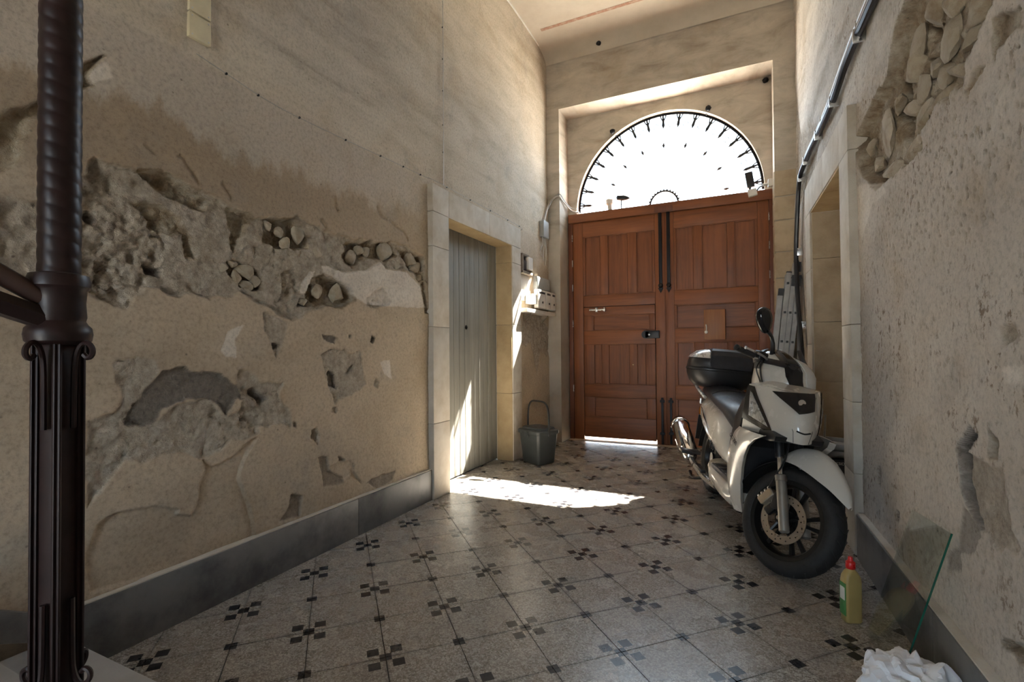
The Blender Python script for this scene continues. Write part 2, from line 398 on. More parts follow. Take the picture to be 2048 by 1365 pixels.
def sdf(px_, py_, poly):
    d = np.full(px_.shape, 1e9); ins = np.zeros(px_.shape, bool); n = len(poly)
    for i in range(n):
        x0, y0 = poly[i]; x1, y1 = poly[(i + 1) % n]; ex, ey = x1 - x0, y1 - y0
        L2 = ex * ex + ey * ey + 1e-12
        t = np.clip(((px_ - x0) * ex + (py_ - y0) * ey) / L2, 0, 1)
        d = np.minimum(d, np.hypot(px_ - x0 - t * ex, py_ - y0 - t * ey))
        if abs(ey) > 1e-9:
            c = ((y0 > py_) != (y1 > py_)) & (px_ < ex * (py_ - y0) / ey + x0); ins ^= c
    return np.where(ins, -d, d)
def axis_steps(segs):
    out = []
    for a, b, st in segs:
        n = max(1, int(round((b - a) / st))); out += list(np.linspace(a, b, n, endpoint=False))
    out.append(segs[-1][1]); return np.array(out)
def worn_wall(name, ys, zs, patches, plane, hole, mat, seed, pits=None, damp=None):
    Y, Z = np.meshgrid(ys, zs, indexing='ij'); sh = Y.shape
    D = (fbm(Y * 1.3, Z * 1.3, seed, 4) - .5) * .028 + (fbm(Y * 7, Z * 7, seed + 3, 4) - .5) * .007 + (fbm(Y * 26, Z * 26, seed + 6, 4) - .5) * .0045
    lay = np.zeros(sh + (4,))
    jy = (fbm(Y * 14, Z * 14, seed + 11, 4) - .5) * .055; jz = (fbm(Y * 14, Z * 14, seed + 15, 4) - .5) * .055
    rock = (worley(Y * 9 + jy * 12, Z * 12 + jz * 12, seed + 21) - .45) * 1.2 + (fbm(Y * 20, Z * 20, seed + 22, 6) - .5) * 2.6
    sand = (fbm(Y * 18, Z * 18, seed + 25, 6) - .5) * 3.2 + (worley(Y * 34, Z * 34, seed + 28) - .45) * 1.1 + np.clip(vnoise(Y * 24, Z * 24, seed + 29) - .72, 0, 1) * 6
    for cls, dep, edge, rough, poly in patches:
        pa = np.array(poly); m = .09
        iy = np.where((ys > pa[:, 0].min() - m) & (ys < pa[:, 0].max() + m))[0]; iz = np.where((zs > pa[:, 1].min() - m) & (zs < pa[:, 1].max() + m))[0]
        if len(iy) < 2 or len(iz) < 2: continue
        sl = (slice(iy[0], iy[-1] + 1), slice(iz[0], iz[-1] + 1))
        k = .35 if cls in 'bgw' or pa[:, 0].ptp() < .12 else 1.0
        s = sdf(Y[sl] + jy[sl] * k, Z[sl] + jz[sl] * k, poly)
        w = np.clip(.5 - s / edge, 0, 1); w = w * w * (3 - 2 * w)
        tex = rock[sl] if cls == 'r' else sand[sl]
        D[sl] += w * (dep + rough * tex)
        if cls == 'b': continue
        if cls in 'rm' and dep > .012: w = np.clip(1.05 - s / edge, 0, 1)  # deep patches: colour runs past the edge, painting lips as earth and shade
        for ch in range(4): lay[sl + (ch,)] *= (1 - w)
        ch = {'r': 0, 'm': 1, 'w': 2, 's': 3, 'g': 1}[cls]
        lay[sl + (ch,)] += w * (.55 if cls == 'g' else .9)
    if pits is not None:
        y0, y1, z0, z1, sc, thr, dep = pits
        mask = np.clip((fbm(Y * 2.2, Z * 2.2, seed + 40, 3) - .46) * 7, 0, 1) * ((Y > y0) & (Y < y1) & (Z > z0) & (Z < z1))
        pw = worley(Y * sc + jy * 20, Z * sc * .75 + jz * 20, seed + 41); ps = np.clip((thr - pw) / .06, 0, 1) * mask
        D += ps * dep; lay[..., 0] = np.maximum(lay[..., 0], ps * .8)
    ny, nz = sh; P = plane(Y, Z, D).reshape(-1, 3)
    idx = np.arange(ny * nz).reshape(ny, nz)
    q = np.stack([idx[:-1, :-1], idx[1:, :-1], idx[1:, 1:], idx[:-1, 1:]], -1).reshape(-1, 4)
    cy = ((Y[:-1, :-1] + Y[1:, 1:]) / 2).ravel(); cz = ((Z[:-1, :-1] + Z[1:, 1:]) / 2).ravel()
    keep = ~((cy > hole[0]) & (cy < hole[1]) & (cz < hole[2])); q = q[keep]
    me = bpy.data.meshes.new(name); me.vertices.add(len(P)); me.vertices.foreach_set('co', P.ravel().astype(np.float32))
    me.loops.add(q.size); me.loops.foreach_set('vertex_index', q.ravel().astype(np.int32))
    me.polygons.add(len(q)); me.polygons.foreach_set('loop_start', np.arange(0, q.size, 4, dtype=np.int32)); me.update(calc_edges=True)
    at = me.attributes.new('layer', 'FLOAT_COLOR', 'POINT'); at.data.foreach_set('color', lay.reshape(-1).astype(np.float32))
    me.materials.append(MAT[mat]); me.polygons.foreach_set('use_smooth', [True] * len(me.polygons)); me.update()
    o = bpy.data.objects.new(name, me); COL.objects.link(o); return o
# worn patches of the two side walls, in wall coordinates (along, up)
LEFT_PATCHES=[('s',0.024,0.0084,0.0075,[(0.990,1.758),(0.989,1.883),(1.052,2.010),(1.100,1.997),(1.218,2.007),(1.302,2.040),(1.451,2.022),(1.553,2.011),(1.625,1.974),(1.766,1.936),(1.851,1.966),(1.897,1.997),(1.951,1.990),(2.050,2.019),(2.148,2.000),(2.277,1.984),(2.454,1.967),(2.549,1.979),(2.880,2.030),(3.114,2.035),(3.289,2.000),(3.331,1.906),(3.073,1.836),(2.833,1.825),(2.788,1.870),(2.638,1.797),(2.490,1.761),(2.363,1.750),(2.336,1.707),(2.453,1.647),(2.528,1.586),(2.397,1.508),(2.243,1.516),(2.086,1.436),(2.028,1.397),(1.695,1.534),(1.519,1.482),(1.458,1.523),(1.388,1.497),(1.199,1.520),(1.147,1.502),(1.183,1.471),(1.122,1.436),(1.050,1.475),(0.991,1.556)]),
('s',0.015,0.014,0.01125,[(0.776,1.781),(0.809,1.800),(0.891,1.789),(0.995,1.868),(1.062,1.992),(1.382,1.741),(1.174,1.428),(0.893,1.502),(0.778,1.533)]),
('r',0.0405,0.012,0.01,[(1.224,2.015),(1.302,2.040),(1.444,2.020),(1.546,1.981),(1.504,1.929),(1.438,1.918),(1.291,1.961)]),
('r',0.0297,0.012,0.01,[(1.192,1.860),(1.315,1.880),(1.400,1.836),(1.451,1.775),(1.478,1.680),(1.432,1.666),(1.419,1.775),(1.303,1.783)]),
('r',0.0405,0.012,0.01,[(1.633,1.969),(1.766,1.936),(1.710,1.828),(1.671,1.755),(1.641,1.857)]),
('m',0.05,0.012,0.006,[(1.258,1.619),(1.321,1.610),(1.319,1.572),(1.264,1.589)]),
('r',0.054,0.012,0.01,[(1.641,1.692),(1.694,1.701),(1.800,1.650),(1.830,1.578),(1.718,1.558),(1.656,1.623)]),
('r',0.054,0.012,0.01,[(1.851,1.954),(2.028,2.014),(2.132,1.903),(2.132,1.853),(2.057,1.839),(1.964,1.816),(1.851,1.835)]),
('r',0.0675,0.012,0.01,[(1.740,1.672),(1.776,1.655),(1.832,1.579),(1.740,1.596)]),
('s',0.0225,0.0084,0.0075,[(2.021,1.701),(2.064,1.635),(2.072,1.569),(1.950,1.516),(1.951,1.679)]),
('r',0.04725,0.012,0.01,[(2.179,1.667),(2.260,1.703),(2.453,1.647),(2.528,1.586),(2.397,1.508),(2.147,1.508),(2.117,1.579)]),
('r',0.0405,0.012,0.01,[(2.454,1.940),(2.880,2.030),(2.962,1.945),(2.856,1.889),(2.639,1.875),(2.490,1.782),(2.426,1.847)]),
('r',0.0405,0.012,0.01,[(2.963,2.007),(3.289,2.000),(3.330,1.787),(3.218,1.790),(3.061,1.914)]),
('s',0.018,0.0084,0.0075,[(2.617,1.595),(2.787,1.670),(2.877,1.596),(2.786,1.536),(2.637,1.539)]),
('m',0.03,0.012,0.006,[(2.086,1.540),(2.178,1.536),(2.147,1.502),(2.071,1.496)]),
('r',0.027,0.012,0.01,[(3.246,1.777),(3.302,1.783),(3.357,1.535),(3.299,1.531)]),
('s',0.027,0.0084,0.0075,[(1.073,1.607),(1.132,1.594),(1.107,1.561),(1.068,1.567)]),
('s',0.021,0.0084,0.0075,[(1.083,1.529),(1.173,1.493),(1.147,1.450),(1.093,1.496)]),
('m',0.02,0.012,0.006,[(1.044,1.804),(1.072,1.777),(1.063,1.747),(1.035,1.769)]),
('w',-0.001,0.006,0.001,[(2.243,1.759),(2.293,1.766),(2.371,1.745),(2.490,1.761),(2.618,1.787),(2.777,1.869),(2.844,1.819),(3.073,1.828),(3.245,1.743),(3.328,1.575),(2.912,1.553),(2.617,1.552),(2.528,1.586),(2.453,1.647),(2.336,1.700),(2.260,1.722)]),
('w',-0.001,0.006,0.001,[(2.147,1.707),(2.187,1.719),(2.163,1.646),(2.117,1.579),(2.079,1.569),(2.094,1.638)]),
('w',0.002,0.006,0.002,[(1.577,1.235),(1.619,1.333),(1.716,1.370),(1.662,1.293),(1.662,1.198),(1.602,1.203)]),
('w',0.002,0.006,0.002,[(1.023,2.349),(1.095,2.427),(1.113,2.374),(1.053,2.323)]),
('s',0.0075,0.0084,0.0075,[(1.134,1.191),(1.237,1.209),(1.275,1.180),(1.282,1.137),(1.237,1.041),(1.170,0.959),(1.270,0.904),(1.378,0.992),(1.521,1.016),(1.586,0.906),(1.830,0.962),(1.830,0.875),(1.782,0.795),(1.537,0.740),(1.475,0.713),(1.379,0.770),(1.238,0.755),(1.171,0.783),(1.102,0.705),(1.027,0.610),(1.020,0.953),(1.129,0.991),(1.170,1.047),(1.134,1.131)]),
('m',0.014,0.008,0.004,[(1.302,1.136),(1.356,1.167),(1.414,1.169),(1.481,1.128),(1.594,1.114),(1.689,1.055),(1.830,0.997),(1.830,0.954),(1.654,0.996),(1.602,0.912),(1.561,0.981),(1.521,1.016),(1.407,1.019),(1.378,0.999),(1.296,0.972),(1.270,0.911),(1.182,0.917),(1.158,0.947),(1.182,0.985),(1.237,1.041)]),
('s',0.012,0.0056,0.00625,[(1.684,1.128),(1.738,1.121),(1.825,1.052),(1.948,1.062),(1.906,0.966),(1.980,0.895),(1.991,0.801),(1.875,0.818),(1.684,0.812)]),
('b',0.0135,0.0042,0.0005,[(1.125,0.567),(1.271,0.551),(1.380,0.512),(1.373,0.485),(1.438,0.457),(1.475,0.537),(1.467,0.585),(1.506,0.660),(1.490,0.710),(1.545,0.667),(1.637,0.688),(1.754,0.766),(1.782,0.765),(1.708,0.673),(1.681,0.571),(1.717,0.479),(1.745,0.379),(1.782,0.197),(1.050,0.272),(1.023,0.410),(1.064,0.534)]),
('s',0.006,0.0056,0.005,[(1.805,1.436),(1.906,1.433),(1.981,1.373),(1.948,1.281),(1.906,1.181),(1.875,1.244),(1.825,1.341)]),
('s',0.009,0.0056,0.005,[(2.216,1.204),(2.307,1.243),(2.404,1.233),(2.432,1.211),(2.551,1.221),(2.628,0.987),(2.460,0.924),(2.333,0.895),(2.280,1.021),(2.242,1.154)]),
('m',0.025,0.006,0.003,[(1.776,1.038),(1.855,0.971),(1.815,0.948),(1.738,1.032)]),
('m',0.02,0.006,0.003,[(2.294,1.101),(2.347,1.078),(2.354,0.985),(2.293,1.010)]),
('s',0.018,0.0042,0.00375,[(2.475,1.125),(2.513,1.140),(2.490,1.082),(2.432,1.080)]),
('m',0.01,0.006,0.003,[(2.216,1.333),(2.348,1.315),(2.348,1.279),(2.242,1.294)]),
('m',0.02,0.006,0.003,[(2.670,1.327),(2.708,1.316),(2.686,1.282),(2.662,1.293)]),
('s',0.018,0.0042,0.00375,[(2.450,1.333),(2.479,1.329),(2.473,1.309),(2.450,1.311)]),
('s',0.018,0.0042,0.00375,[(2.190,0.763),(2.213,0.710),(2.202,0.653),(2.147,0.701),(2.159,0.748)]),
('s',0.015,0.0042,0.00375,[(2.320,0.871),(2.358,0.872),(2.354,0.831),(2.313,0.841)]),
('g',0.0135,0.0042,0.003,[(2.202,0.574),(2.279,0.569),(2.292,0.476),(2.401,0.409),(2.401,0.368),(2.240,0.388),(2.227,0.490)]),
('g',0.018,0.0042,0.003,[(2.360,0.558),(2.422,0.509),(2.373,0.514)]),
('b',0.009,0.0042,0.0005,[(2.292,0.506),(2.473,0.498),(2.487,0.421),(2.415,0.385),(2.346,0.433)]),
('b',0.012,0.0042,0.0005,[(2.488,0.500),(2.502,0.417),(2.578,0.323),(2.473,0.392)]),
('g',0.009,0.0042,0.003,[(2.673,0.333),(2.917,0.334),(2.880,0.271),(2.723,0.248),(2.625,0.317)]),
('g',0.015,0.0042,0.003,[(2.002,0.403),(2.075,0.374),(2.058,0.257),(1.926,0.281),(1.991,0.342)]),
('s',0.009,0.0042,0.00375,[(2.710,1.038),(2.752,1.012),(2.735,0.956),(2.693,0.982)]),
('s',0.015,0.0042,0.00375,[(2.013,0.817),(2.042,0.813),(2.036,0.785),(2.013,0.791)]),
('w',0.002,0.006,0.003,[(2.761,1.150),(2.867,1.159),(2.893,1.016),(2.813,1.055)]),
('m',0.02,0.006,0.003,[(1.875,1.280),(1.927,1.271),(1.906,1.244),(1.880,1.244)]),
('r',0.028,0.015,0.008,[(0.681,1.906),(0.774,2.044),(0.804,2.098),(0.856,2.164),(0.888,2.184),(0.993,2.293),(0.993,2.268),(0.889,2.131),(0.853,2.091),(0.842,2.026),(0.825,1.967),(0.795,1.906),(0.682,1.820)]),
('r',0.03,0.01,0.006,[(0.987,2.355),(1.086,2.449),(1.027,2.341),(1.053,2.313),(0.987,2.261)]),
('b',0.008,0.005,0.001,[(1.236,2.147),(1.286,2.116),(1.272,2.100),(1.222,2.131)]),
('b',0.008,0.005,0.001,[(1.381,2.159),(1.412,2.147),(1.419,2.117),(1.457,2.090),(1.484,2.051),(1.470,2.035),(1.443,2.074),(1.405,2.101),(1.398,2.131),(1.367,2.143)]),
('b',0.008,0.005,0.001,[(1.595,2.092),(1.647,2.022),(1.633,2.006),(1.581,2.076)]),
('b',0.008,0.005,0.001,[(2.336,2.227),(2.362,2.154),(2.380,2.139),(2.366,2.123),(2.348,2.138),(2.322,2.211)]),
('b',0.008,0.005,0.001,[(2.227,2.049),(2.268,2.020),(2.284,1.998),(2.270,1.982),(2.254,2.004),(2.213,2.033)]),
('b',0.008,0.005,0.001,[(2.742,2.274),(2.786,2.204),(2.842,2.195),(2.828,2.179),(2.772,2.188),(2.728,2.258)]),
('b',0.008,0.005,0.001,[(2.876,2.203),(2.971,2.155),(3.045,2.148),(3.095,2.086),(3.081,2.070),(3.031,2.132),(2.957,2.139),(2.862,2.187)])]
RIGHT_PATCHES=[('r',0.065,0.02,0.014,[(2.586,2.702),(2.698,2.682),(2.783,2.617),(2.877,2.502),(3.119,2.521),(3.487,2.460),(3.403,2.265),(3.288,2.148),(3.076,2.046),(2.909,2.036),(2.702,2.033),(2.463,2.013),(2.475,2.085),(2.313,2.124),(2.089,2.096),(2.045,2.152),(1.940,2.192),(1.870,2.231),(1.758,2.348),(2.383,2.843)]),
('r',0.04,0.015,0.006,[(2.543,2.562),(2.392,2.460),(2.410,2.399),(2.531,2.474)]),
('r',0.05,0.015,0.006,[(2.586,2.416),(2.442,2.367),(2.444,2.329),(2.555,2.370)]),
('r',0.05,0.015,0.006,[(2.901,2.474),(2.756,2.403),(2.689,2.233),(2.891,2.293),(2.955,2.368)]),
('r',0.05,0.015,0.006,[(2.913,2.302),(2.672,2.208),(2.676,2.141),(2.855,2.172)]),
('r',0.05,0.015,0.006,[(2.179,2.278),(2.050,2.250),(1.957,2.203),(2.014,2.179)]),
('r',0.04,0.015,0.006,[(2.269,2.207),(2.096,2.165),(2.119,2.149),(2.233,2.173)]),
('r',0.05,0.015,0.006,[(3.259,2.147),(3.070,2.123),(3.002,2.031)]),
('r',0.015,0.012,0.008,[(1.857,2.170),(1.735,2.120),(1.737,2.069),(1.846,2.075),(1.870,2.052)]),
('r',0.01,0.012,0.006,[(1.927,2.087),(1.973,2.056),(2.052,2.032),(2.070,2.064),(1.990,2.091)]),
('m',0.035,0.008,0.004,[(2.208,0.881),(2.096,0.950),(2.021,0.934),(2.114,0.885),(2.122,0.798),(2.040,0.685),(2.028,0.651),(2.109,0.702),(2.167,0.753)]),  # recessed channel: dark mortar colour stands for lip shade and dirty earth
('r',0.03,0.008,0.004,[(1.961,0.977),(1.902,0.954),(1.905,0.902),(1.965,0.895),(1.950,0.946)]),
('s',0.01,0.01,0.003,[(2.130,0.875),(1.895,0.869),(1.858,0.709),(1.798,0.675),(1.830,0.647),(1.977,0.644),(2.028,0.651),(2.122,0.738)]),
('g',0.006,0.006,0.001,[(2.147,0.691),(2.028,0.651),(2.060,0.565),(2.179,0.519),(2.167,0.460),(2.284,0.422),(2.272,0.484),(2.194,0.534)]),
('r',0.03,0.008,0.004,[(1.897,0.358),(1.874,0.388),(1.717,0.412),(1.719,0.376)]),
('g',0.006,0.006,0.001,[(2.112,0.222),(2.083,0.249),(2.023,0.233),(2.051,0.204)]),
('m',0.02,0.006,0.003,[(3.153,0.593),(3.101,0.605),(3.108,0.506),(3.150,0.521)]),
('m',0.015,0.006,0.003,[(2.835,0.461),(2.795,0.464),(2.813,0.413),(2.847,0.420)]),
('r',0.03,0.008,0.003,[(1.760,1.465),(1.740,1.477),(1.705,1.451),(1.742,1.446)]),
('s',0.01,0.01,0.004,[(1.905,1.286),(1.828,1.288),(1.779,1.265),(1.874,1.234)]),
('w',0.002,0.01,0.001,[(3.562,2.204),(2.994,2.041),(2.900,1.974),(3.142,1.982),(3.401,1.846),(3.530,1.991)]),
('w',0.002,0.01,0.001,[(1.877,1.165),(1.753,1.186),(1.756,1.128),(1.847,1.122)])]
STONES_L=[(1.877,1.932,0.046,0.052),(1.951,1.908,0.048,0.053),(2.079,1.917,0.067,0.104),(1.992,1.851,0.063,0.071),(2.079,1.807,0.045,0.055),(1.819,1.851,0.037,0.039),(2.219,1.838,0.089,0.077),(2.519,1.856,0.086,0.083),(2.588,1.916,0.07,0.057),(2.66,1.922,0.072,0.064),(2.845,1.955,0.171,0.121),(2.974,1.884,0.11,0.086),(3.165,1.946,0.147,0.098),(3.233,1.891,0.152,0.074),(3.178,1.818,0.094,0.065),(3.274,1.805,0.112,0.075),(3.324,1.879,0.043,0.06),(3.301,1.733,0.071,0.068),(2.389,1.6,0.134,0.107),(2.227,1.597,0.074,0.076),(2.116,1.524,0.061,0.043),(1.764,1.642,0.048,0.049),(1.794,1.608,0.043,0.055),(1.611,1.659,0.073,0.049),(1.687,1.613,0.054,0.072),(1.734,1.656,0.088,0.059),(1.8,1.605,0.05,0.053),(1.742,1.583,0.073,0.044),(1.667,1.686,0.053,0.036)]
STONES_R=[(2.432,2.54,0.147,0.097),(2.437,2.325,0.088,0.07),(2.576,2.303,0.185,0.115),(3.068,2.324,0.224,0.21),(2.705,2.284,0.15,0.067),(2.584,2.176,0.186,0.069),(2.661,2.081,0.18,0.101),(2.885,2.385,0.13,0.078),(2.135,2.262,0.098,0.056),(2.064,2.189,0.06,0.054),(2.208,2.195,0.152,0.053),(1.956,2.223,0.053,0.055),(3.365,2.348,0.153,0.078),(3.225,2.212,0.167,0.081),(2.974,2.098,0.256,0.081),(2.347,2.246,0.094,0.078),(2.38,2.166,0.154,0.063),(2.077,2.331,0.204,0.089),(2.268,2.462,0.15,0.074),(2.572,2.1,0.15,0.046),(2.493,2.047,0.077,0.067),(2.3,2.358,0.155,0.131),(2.633,2.52,0.159,0.118),(2.676,2.438,0.146,0.108)]

# ================================================================== THE SETTING
LX = -2.36                                        # left wall plane
def RX(y): return .72 - .031 * y                  # right wall plane, closing in a little towards the gate
EY, GY = 6.10, 6.45                               # end wall face, recessed gate wall
CZ = 5.17
wl = worn_wall('wall_left', axis_steps([(-2.6, .2, .09), (.2, 3.42, .0068), (3.42, 5.0, .05), (5.0, 6.12, .014)]),
               axis_steps([(0, .2, .05), (.2, 2.75, .0068), (2.75, 3.6, .02), (3.6, 5.2, .06)]),
               LEFT_PATCHES + [('s', .010, .03, .008, [(5.16, 1.25), (5.3, 1.66), (5.9, 1.64), (6.2, 1.4), (6.2, 1.1), (5.8, 1.2), (5.7, .9), (5.5, 1.3)]), ('b', .008, .03, .004, [(5.14, .1), (5.2, .5), (5.5, .6), (6.2, .4), (6.2, .0)])],
               lambda Y, Z, D: np.stack([LX - D, Y, Z], -1), (3.5, 5.0, 2.5), 'plaster_left', 3)
tag(wl, kind='structure')
wr = worn_wall('wall_right', axis_steps([(-2.6, .9, .09), (.9, 3.56, .0072), (3.56, 5.2, .05), (5.2, 6.12, .025)]),
               axis_steps([(0, .2, .06), (.2, 3.0, .0080), (3.0, 5.2, .07)]),
               RIGHT_PATCHES + [('s', .014, .02, .008, [(5.98, 3.75), (5.75, 3.4), (5.2, 3.3), (4.7, 3.05), (4.9, 2.8), (6.05, 2.7), (6.05, 3.3)])],
               lambda Y, Z, D: np.stack([RX(Y) + D, Y, Z], -1), (3.62, 5.05, 2.5), 'plaster_right', 11,
               pits=(.9, 3.5, .3, 2.6, 26, .17, .009))
tag(wr, kind='structure')

def rubble_stones(parent, lst, plane_x, seed):
    rr = random.Random(seed)
    protos = []
    for k in range(6):
        t = bmesh.new(); bmesh.ops.create_icosphere(t, subdivisions=2, radius=1)
        ax = [Vector((rr.uniform(-1, 1), rr.uniform(-1, 1), rr.uniform(-1, 1))).normalized() for _ in range(7)]
        for v in t.verts:
            for a in ax:
                e = v.co.dot(a) - .62
                if e > 0: v.co -= a * e * .85
        me = bpy.data.meshes.new('stone'); t.to_mesh(me); t.free(); me.materials.append(MAT['rubble'])
        me.polygons.foreach_set('use_smooth', [True] * len(me.polygons)); me.set_sharp_from_angle(angle=math.radians(28)); me.update(); protos.append(me)
    for i, (y, z, w, h) in enumerate(lst):
        o = bpy.data.objects.new('stone', protos[i % 6]); link(o, parent)
        o.location = (plane_x(y), y, z); o.scale = (min(.034, max(w, h) * .36), w * .66, h * .66)
        o.rotation_euler = (rr.uniform(-.5, .5), rr.uniform(-.25, .25), rr.uniform(-.25, .25))
rubble_stones(wl, STONES_L, lambda y: LX - .042, 5)
rubble_stones(wr, STONES_R, lambda y: RX(y) + .055, 8)
# hollow bricks bared low on the right wall
for r_ in range(2):
    for k in range(3):
        m = MB(); m.box((0, 0, 0), (.06, .105, .052), .004)
        o = m.build('brick', simple('bared_brick', (.20, .115, .075), .9, 0, .25, 30, .5, 200) if (r_, k) == (0, 0) else bpy.data.materials['bared_brick'], wr)
        y = 1.52 + .112 * k; o.location = (RX(y) + .022, y, .47 + .056 * r_)

# end wall: face with a tall recess, gate wall with the round arch behind it
ACX, ACZ, AR = -.915, 3.11, 1.15
R0, R1, RZ = -2.19, .32, 4.41
def end_wall():
    m = MB()
    def quad(a, b, c, d): m._add([a, b, c, d], [(0, 1, 2, 3)])
    xl, xr = LX - .6, 1.3
    quad((xl, EY, 0), (R0, EY, 0), (R0, EY, RZ), (xl, EY, RZ)); quad((R1, EY, 0), (xr, EY, 0), (xr, EY, RZ), (R1, EY, RZ))
    quad((xl, EY, RZ), (xr, EY, RZ), (xr, EY, 5.5), (xl, EY, 5.5))
    quad((R0, EY, 0), (R0, GY, 0), (R0, GY, RZ), (R0, EY, RZ)); quad((R1, EY, 0), (R1, GY, 0), (R1, GY, RZ), (R1, EY, RZ))
    quad((R0, EY, RZ), (R1, EY, RZ), (R1, GY, RZ), (R0, GY, RZ))
    n = 40; TH = .13
    arc = [(ACX + AR * math.cos(PI - PI * k / n), ACZ + AR * math.sin(PI - PI * k / n)) for k in range(n + 1)]
    for y in (GY, GY + TH):
        for k in range(n):
            (x0, z0), (x1, z1) = arc[k], arc[k + 1]
            quad((x0, y, z0), (x1, y, z1), (x1, y, RZ + .3), (x0, y, RZ + .3))
        quad((R0 - .4, y, 0), (arc[0][0], y, 0), (arc[0][0], y, RZ + .3), (R0 - .4, y, RZ + .3))
        quad((arc[-1][0], y, 0), (R1 + .8, y, 0), (R1 + .8, y, RZ + .3), (arc[-1][0], y, RZ + .3))
    for k in range(n):
        (x0, z0), (x1, z1) = arc[k], arc[k + 1]
        quad((x0, GY, z0), (x1, GY, z1), (x1, GY + TH, z1), (x0, GY + TH, z0))
    for x in (arc[0][0], arc[-1][0]): quad((x, GY, 0), (x, GY + TH, 0), (x, GY + TH, ACZ), (x, GY, ACZ))
    # upper storey of the front, above the gate wall
    quad((-6, GY + TH, RZ), (4, GY + TH, RZ), (4, GY + TH, 7.5), (-6, GY + TH, 7.5))
    quad((-6, GY + TH, 0), (R0 - .35, GY + TH, 0), (R0 - .35, GY + TH, RZ), (-6, GY + TH, RZ)); quad((R1 + .75, GY + TH, 0), (4, GY + TH, 0), (4, GY + TH, RZ), (R1 + .75, GY + TH, RZ))
    bmesh.ops.remove_doubles(m.b, verts=m.b.verts[:], dist=1e-4)
    bmesh.ops.subdivide_edges(m.b, edges=[e for e in m.b.edges if e.calc_length() > 1.2], cuts=3, use_grid_fill=True)
    return m.build('wall_end', 'plaster_end', None, False)
we = tag(end_wall(), kind='structure')
# bared ashlar of the right-hand pier, block by block
zc = [0, .36, .66, 1.0, 1.33, 1.62, 1.98, 2.27, 2.62, 2.88, 3.17]
for i in range(len(zc) - 1):
    j = (random.random() - .5) * .006
    MB().box((R1 - .004, EY - .012 + j, zc[i] + .006), (.56, EY + .05, zc[i + 1] - .006), .008, 2).build('stone_block', 'ashlar', we)
    MB().box((R1 - .010 + j * .5, EY + .004, zc[i] + .006), (R1 + .04, GY - .03, zc[i + 1] - .006), .006, 2).build('stone_block', 'ashlar', we)
# balcony slab over the street door: shades the upper part of the arch from the high sun
bal = MB().box((-2.9, GY + .13, 4.93), (1.2, 7.28, 5.07), .02).box((-2.9, 7.2, 5.07), (1.2, 7.28, 5.2), .01).build('trim_3', 'limestone', None); tag(bal, kind='structure')

# unseen wall added behind the viewer, courtyard opening sized to limit the back light
m = MB(); m.box((-3.3, -2.75, 0), (-1.45, -2.6, CZ + .1)); m.box((-.4, -2.75, 0), (1.8, -2.6, CZ + .1)); m.box((-1.45, -2.75, 2.4), (-.4, -2.6, CZ + .1))
tag(m.build('wall_back_added', 'plaster_end', None, False), kind='structure')

# ceiling with a cove against the end wall and faded stencilled lines
m = MB(); rings = []
prof = [(-2.6, CZ), (0, CZ), (3, CZ), (5.2, CZ), (5.62, CZ - .005)] + [(5.62 + .47 * math.sin(a), CZ - .005 - .14 * (1 - math.cos(a))) for a in [PI / 2 * k / 8 for k in range(1, 9)]]
m.loft([[(x, y, z) for y, z in prof] for x in (-2.9, -1.5, 0, 1.4)], False)
m.box((-3.4, -2.6, CZ + .06), (1.8, 7.0, CZ + .3))
tag(m.build('ceiling', 'ceiling', None, True, 60, False), kind='structure')
for i, (y0, y1) in enumerate([(5.545, 5.59), (4.72, 4.745)]):
    tag(MB().box((LX + .14, y0, CZ - .007), (RX(y0) - .1, y1, CZ - .001)).build('trim_%d' % (4 + i), 'stripe', None, False), kind='structure')
tag(MB().box((LX - .02, -2.6, CZ - .02), (LX + .012, 6.05, CZ + .01), .004).build('trim_6', 'white_plastic', None), kind='structure')

# grounds outside
tag(MB()._add([(-14, GY + .02, -.03), (14, GY + .02, -.03), (14, 30, -.03), (-14, 30, -.03)], [(0, 1, 2, 3)]) and None, None) if False else None
m = MB(); m._add([(-14, GY - .02, -.012), (14, GY - .02, -.012), (14, 30, -.012), (-14, 30, -.012)], [(0, 1, 2, 3)]); tag(m.build('street_paving', 'street', None, False), kind='structure')
m = MB(); m._add([(-14, -30, -.012), (14, -30, -.012), (14, -2.6, -.012), (-14, -2.6, -.012)], [(0, 1, 2, 3)]); tag(m.build('courtyard_paving', 'street', None, False), kind='structure')

# ------------------------------------------------------------------ floor of terrazzo tiles
fl = MB(); fl._add([(LX - .3, -2.6, -.006), (1.1, -2.6, -.006), (1.1, GY + .05, -.006), (LX - .3, GY + .05, -.006)], [(0, 1, 2, 3)])
floor = tag(fl.build('floor', 'grout', None, False), kind='structure')
TS, TH_ = .3000, math.radians(19.72) - YAW          # tile pitch and turn of the grid against the walls
TOX, TOY = -.5841 * 1.23, 2.0702 * 1.23
_c, _s = math.cos(YAW), math.sin(YAW)
TOX, TOY = TOX * _c - TOY * _s, TOX * _s + TOY * _c
TH_ = math.radians(19.72) + YAW
tu = Vector((math.cos(TH_), math.sin(TH_))); tv = Vector((-math.sin(TH_), math.cos(TH_)))
def clip(poly, a, b):
    """keep the side left of the line a->b"""
    out = []; n = len(poly); d = (b[0] - a[0], b[1] - a[1])
    f = lambda p: d[0] * (p[1] - a[1]) - d[1] * (p[0] - a[0])
    for i in range(n):
        p, q = poly[i], poly[(i + 1) % n]; fp, fq = f(p), f(q)
        if fp >= 0: out.append(p)
        if (fp >= 0) != (fq >= 0):
            t = fp / (fp - fq); out.append((p[0] + (q[0] - p[0]) * t, p[1] + (q[1] - p[1]) * t))
    return out
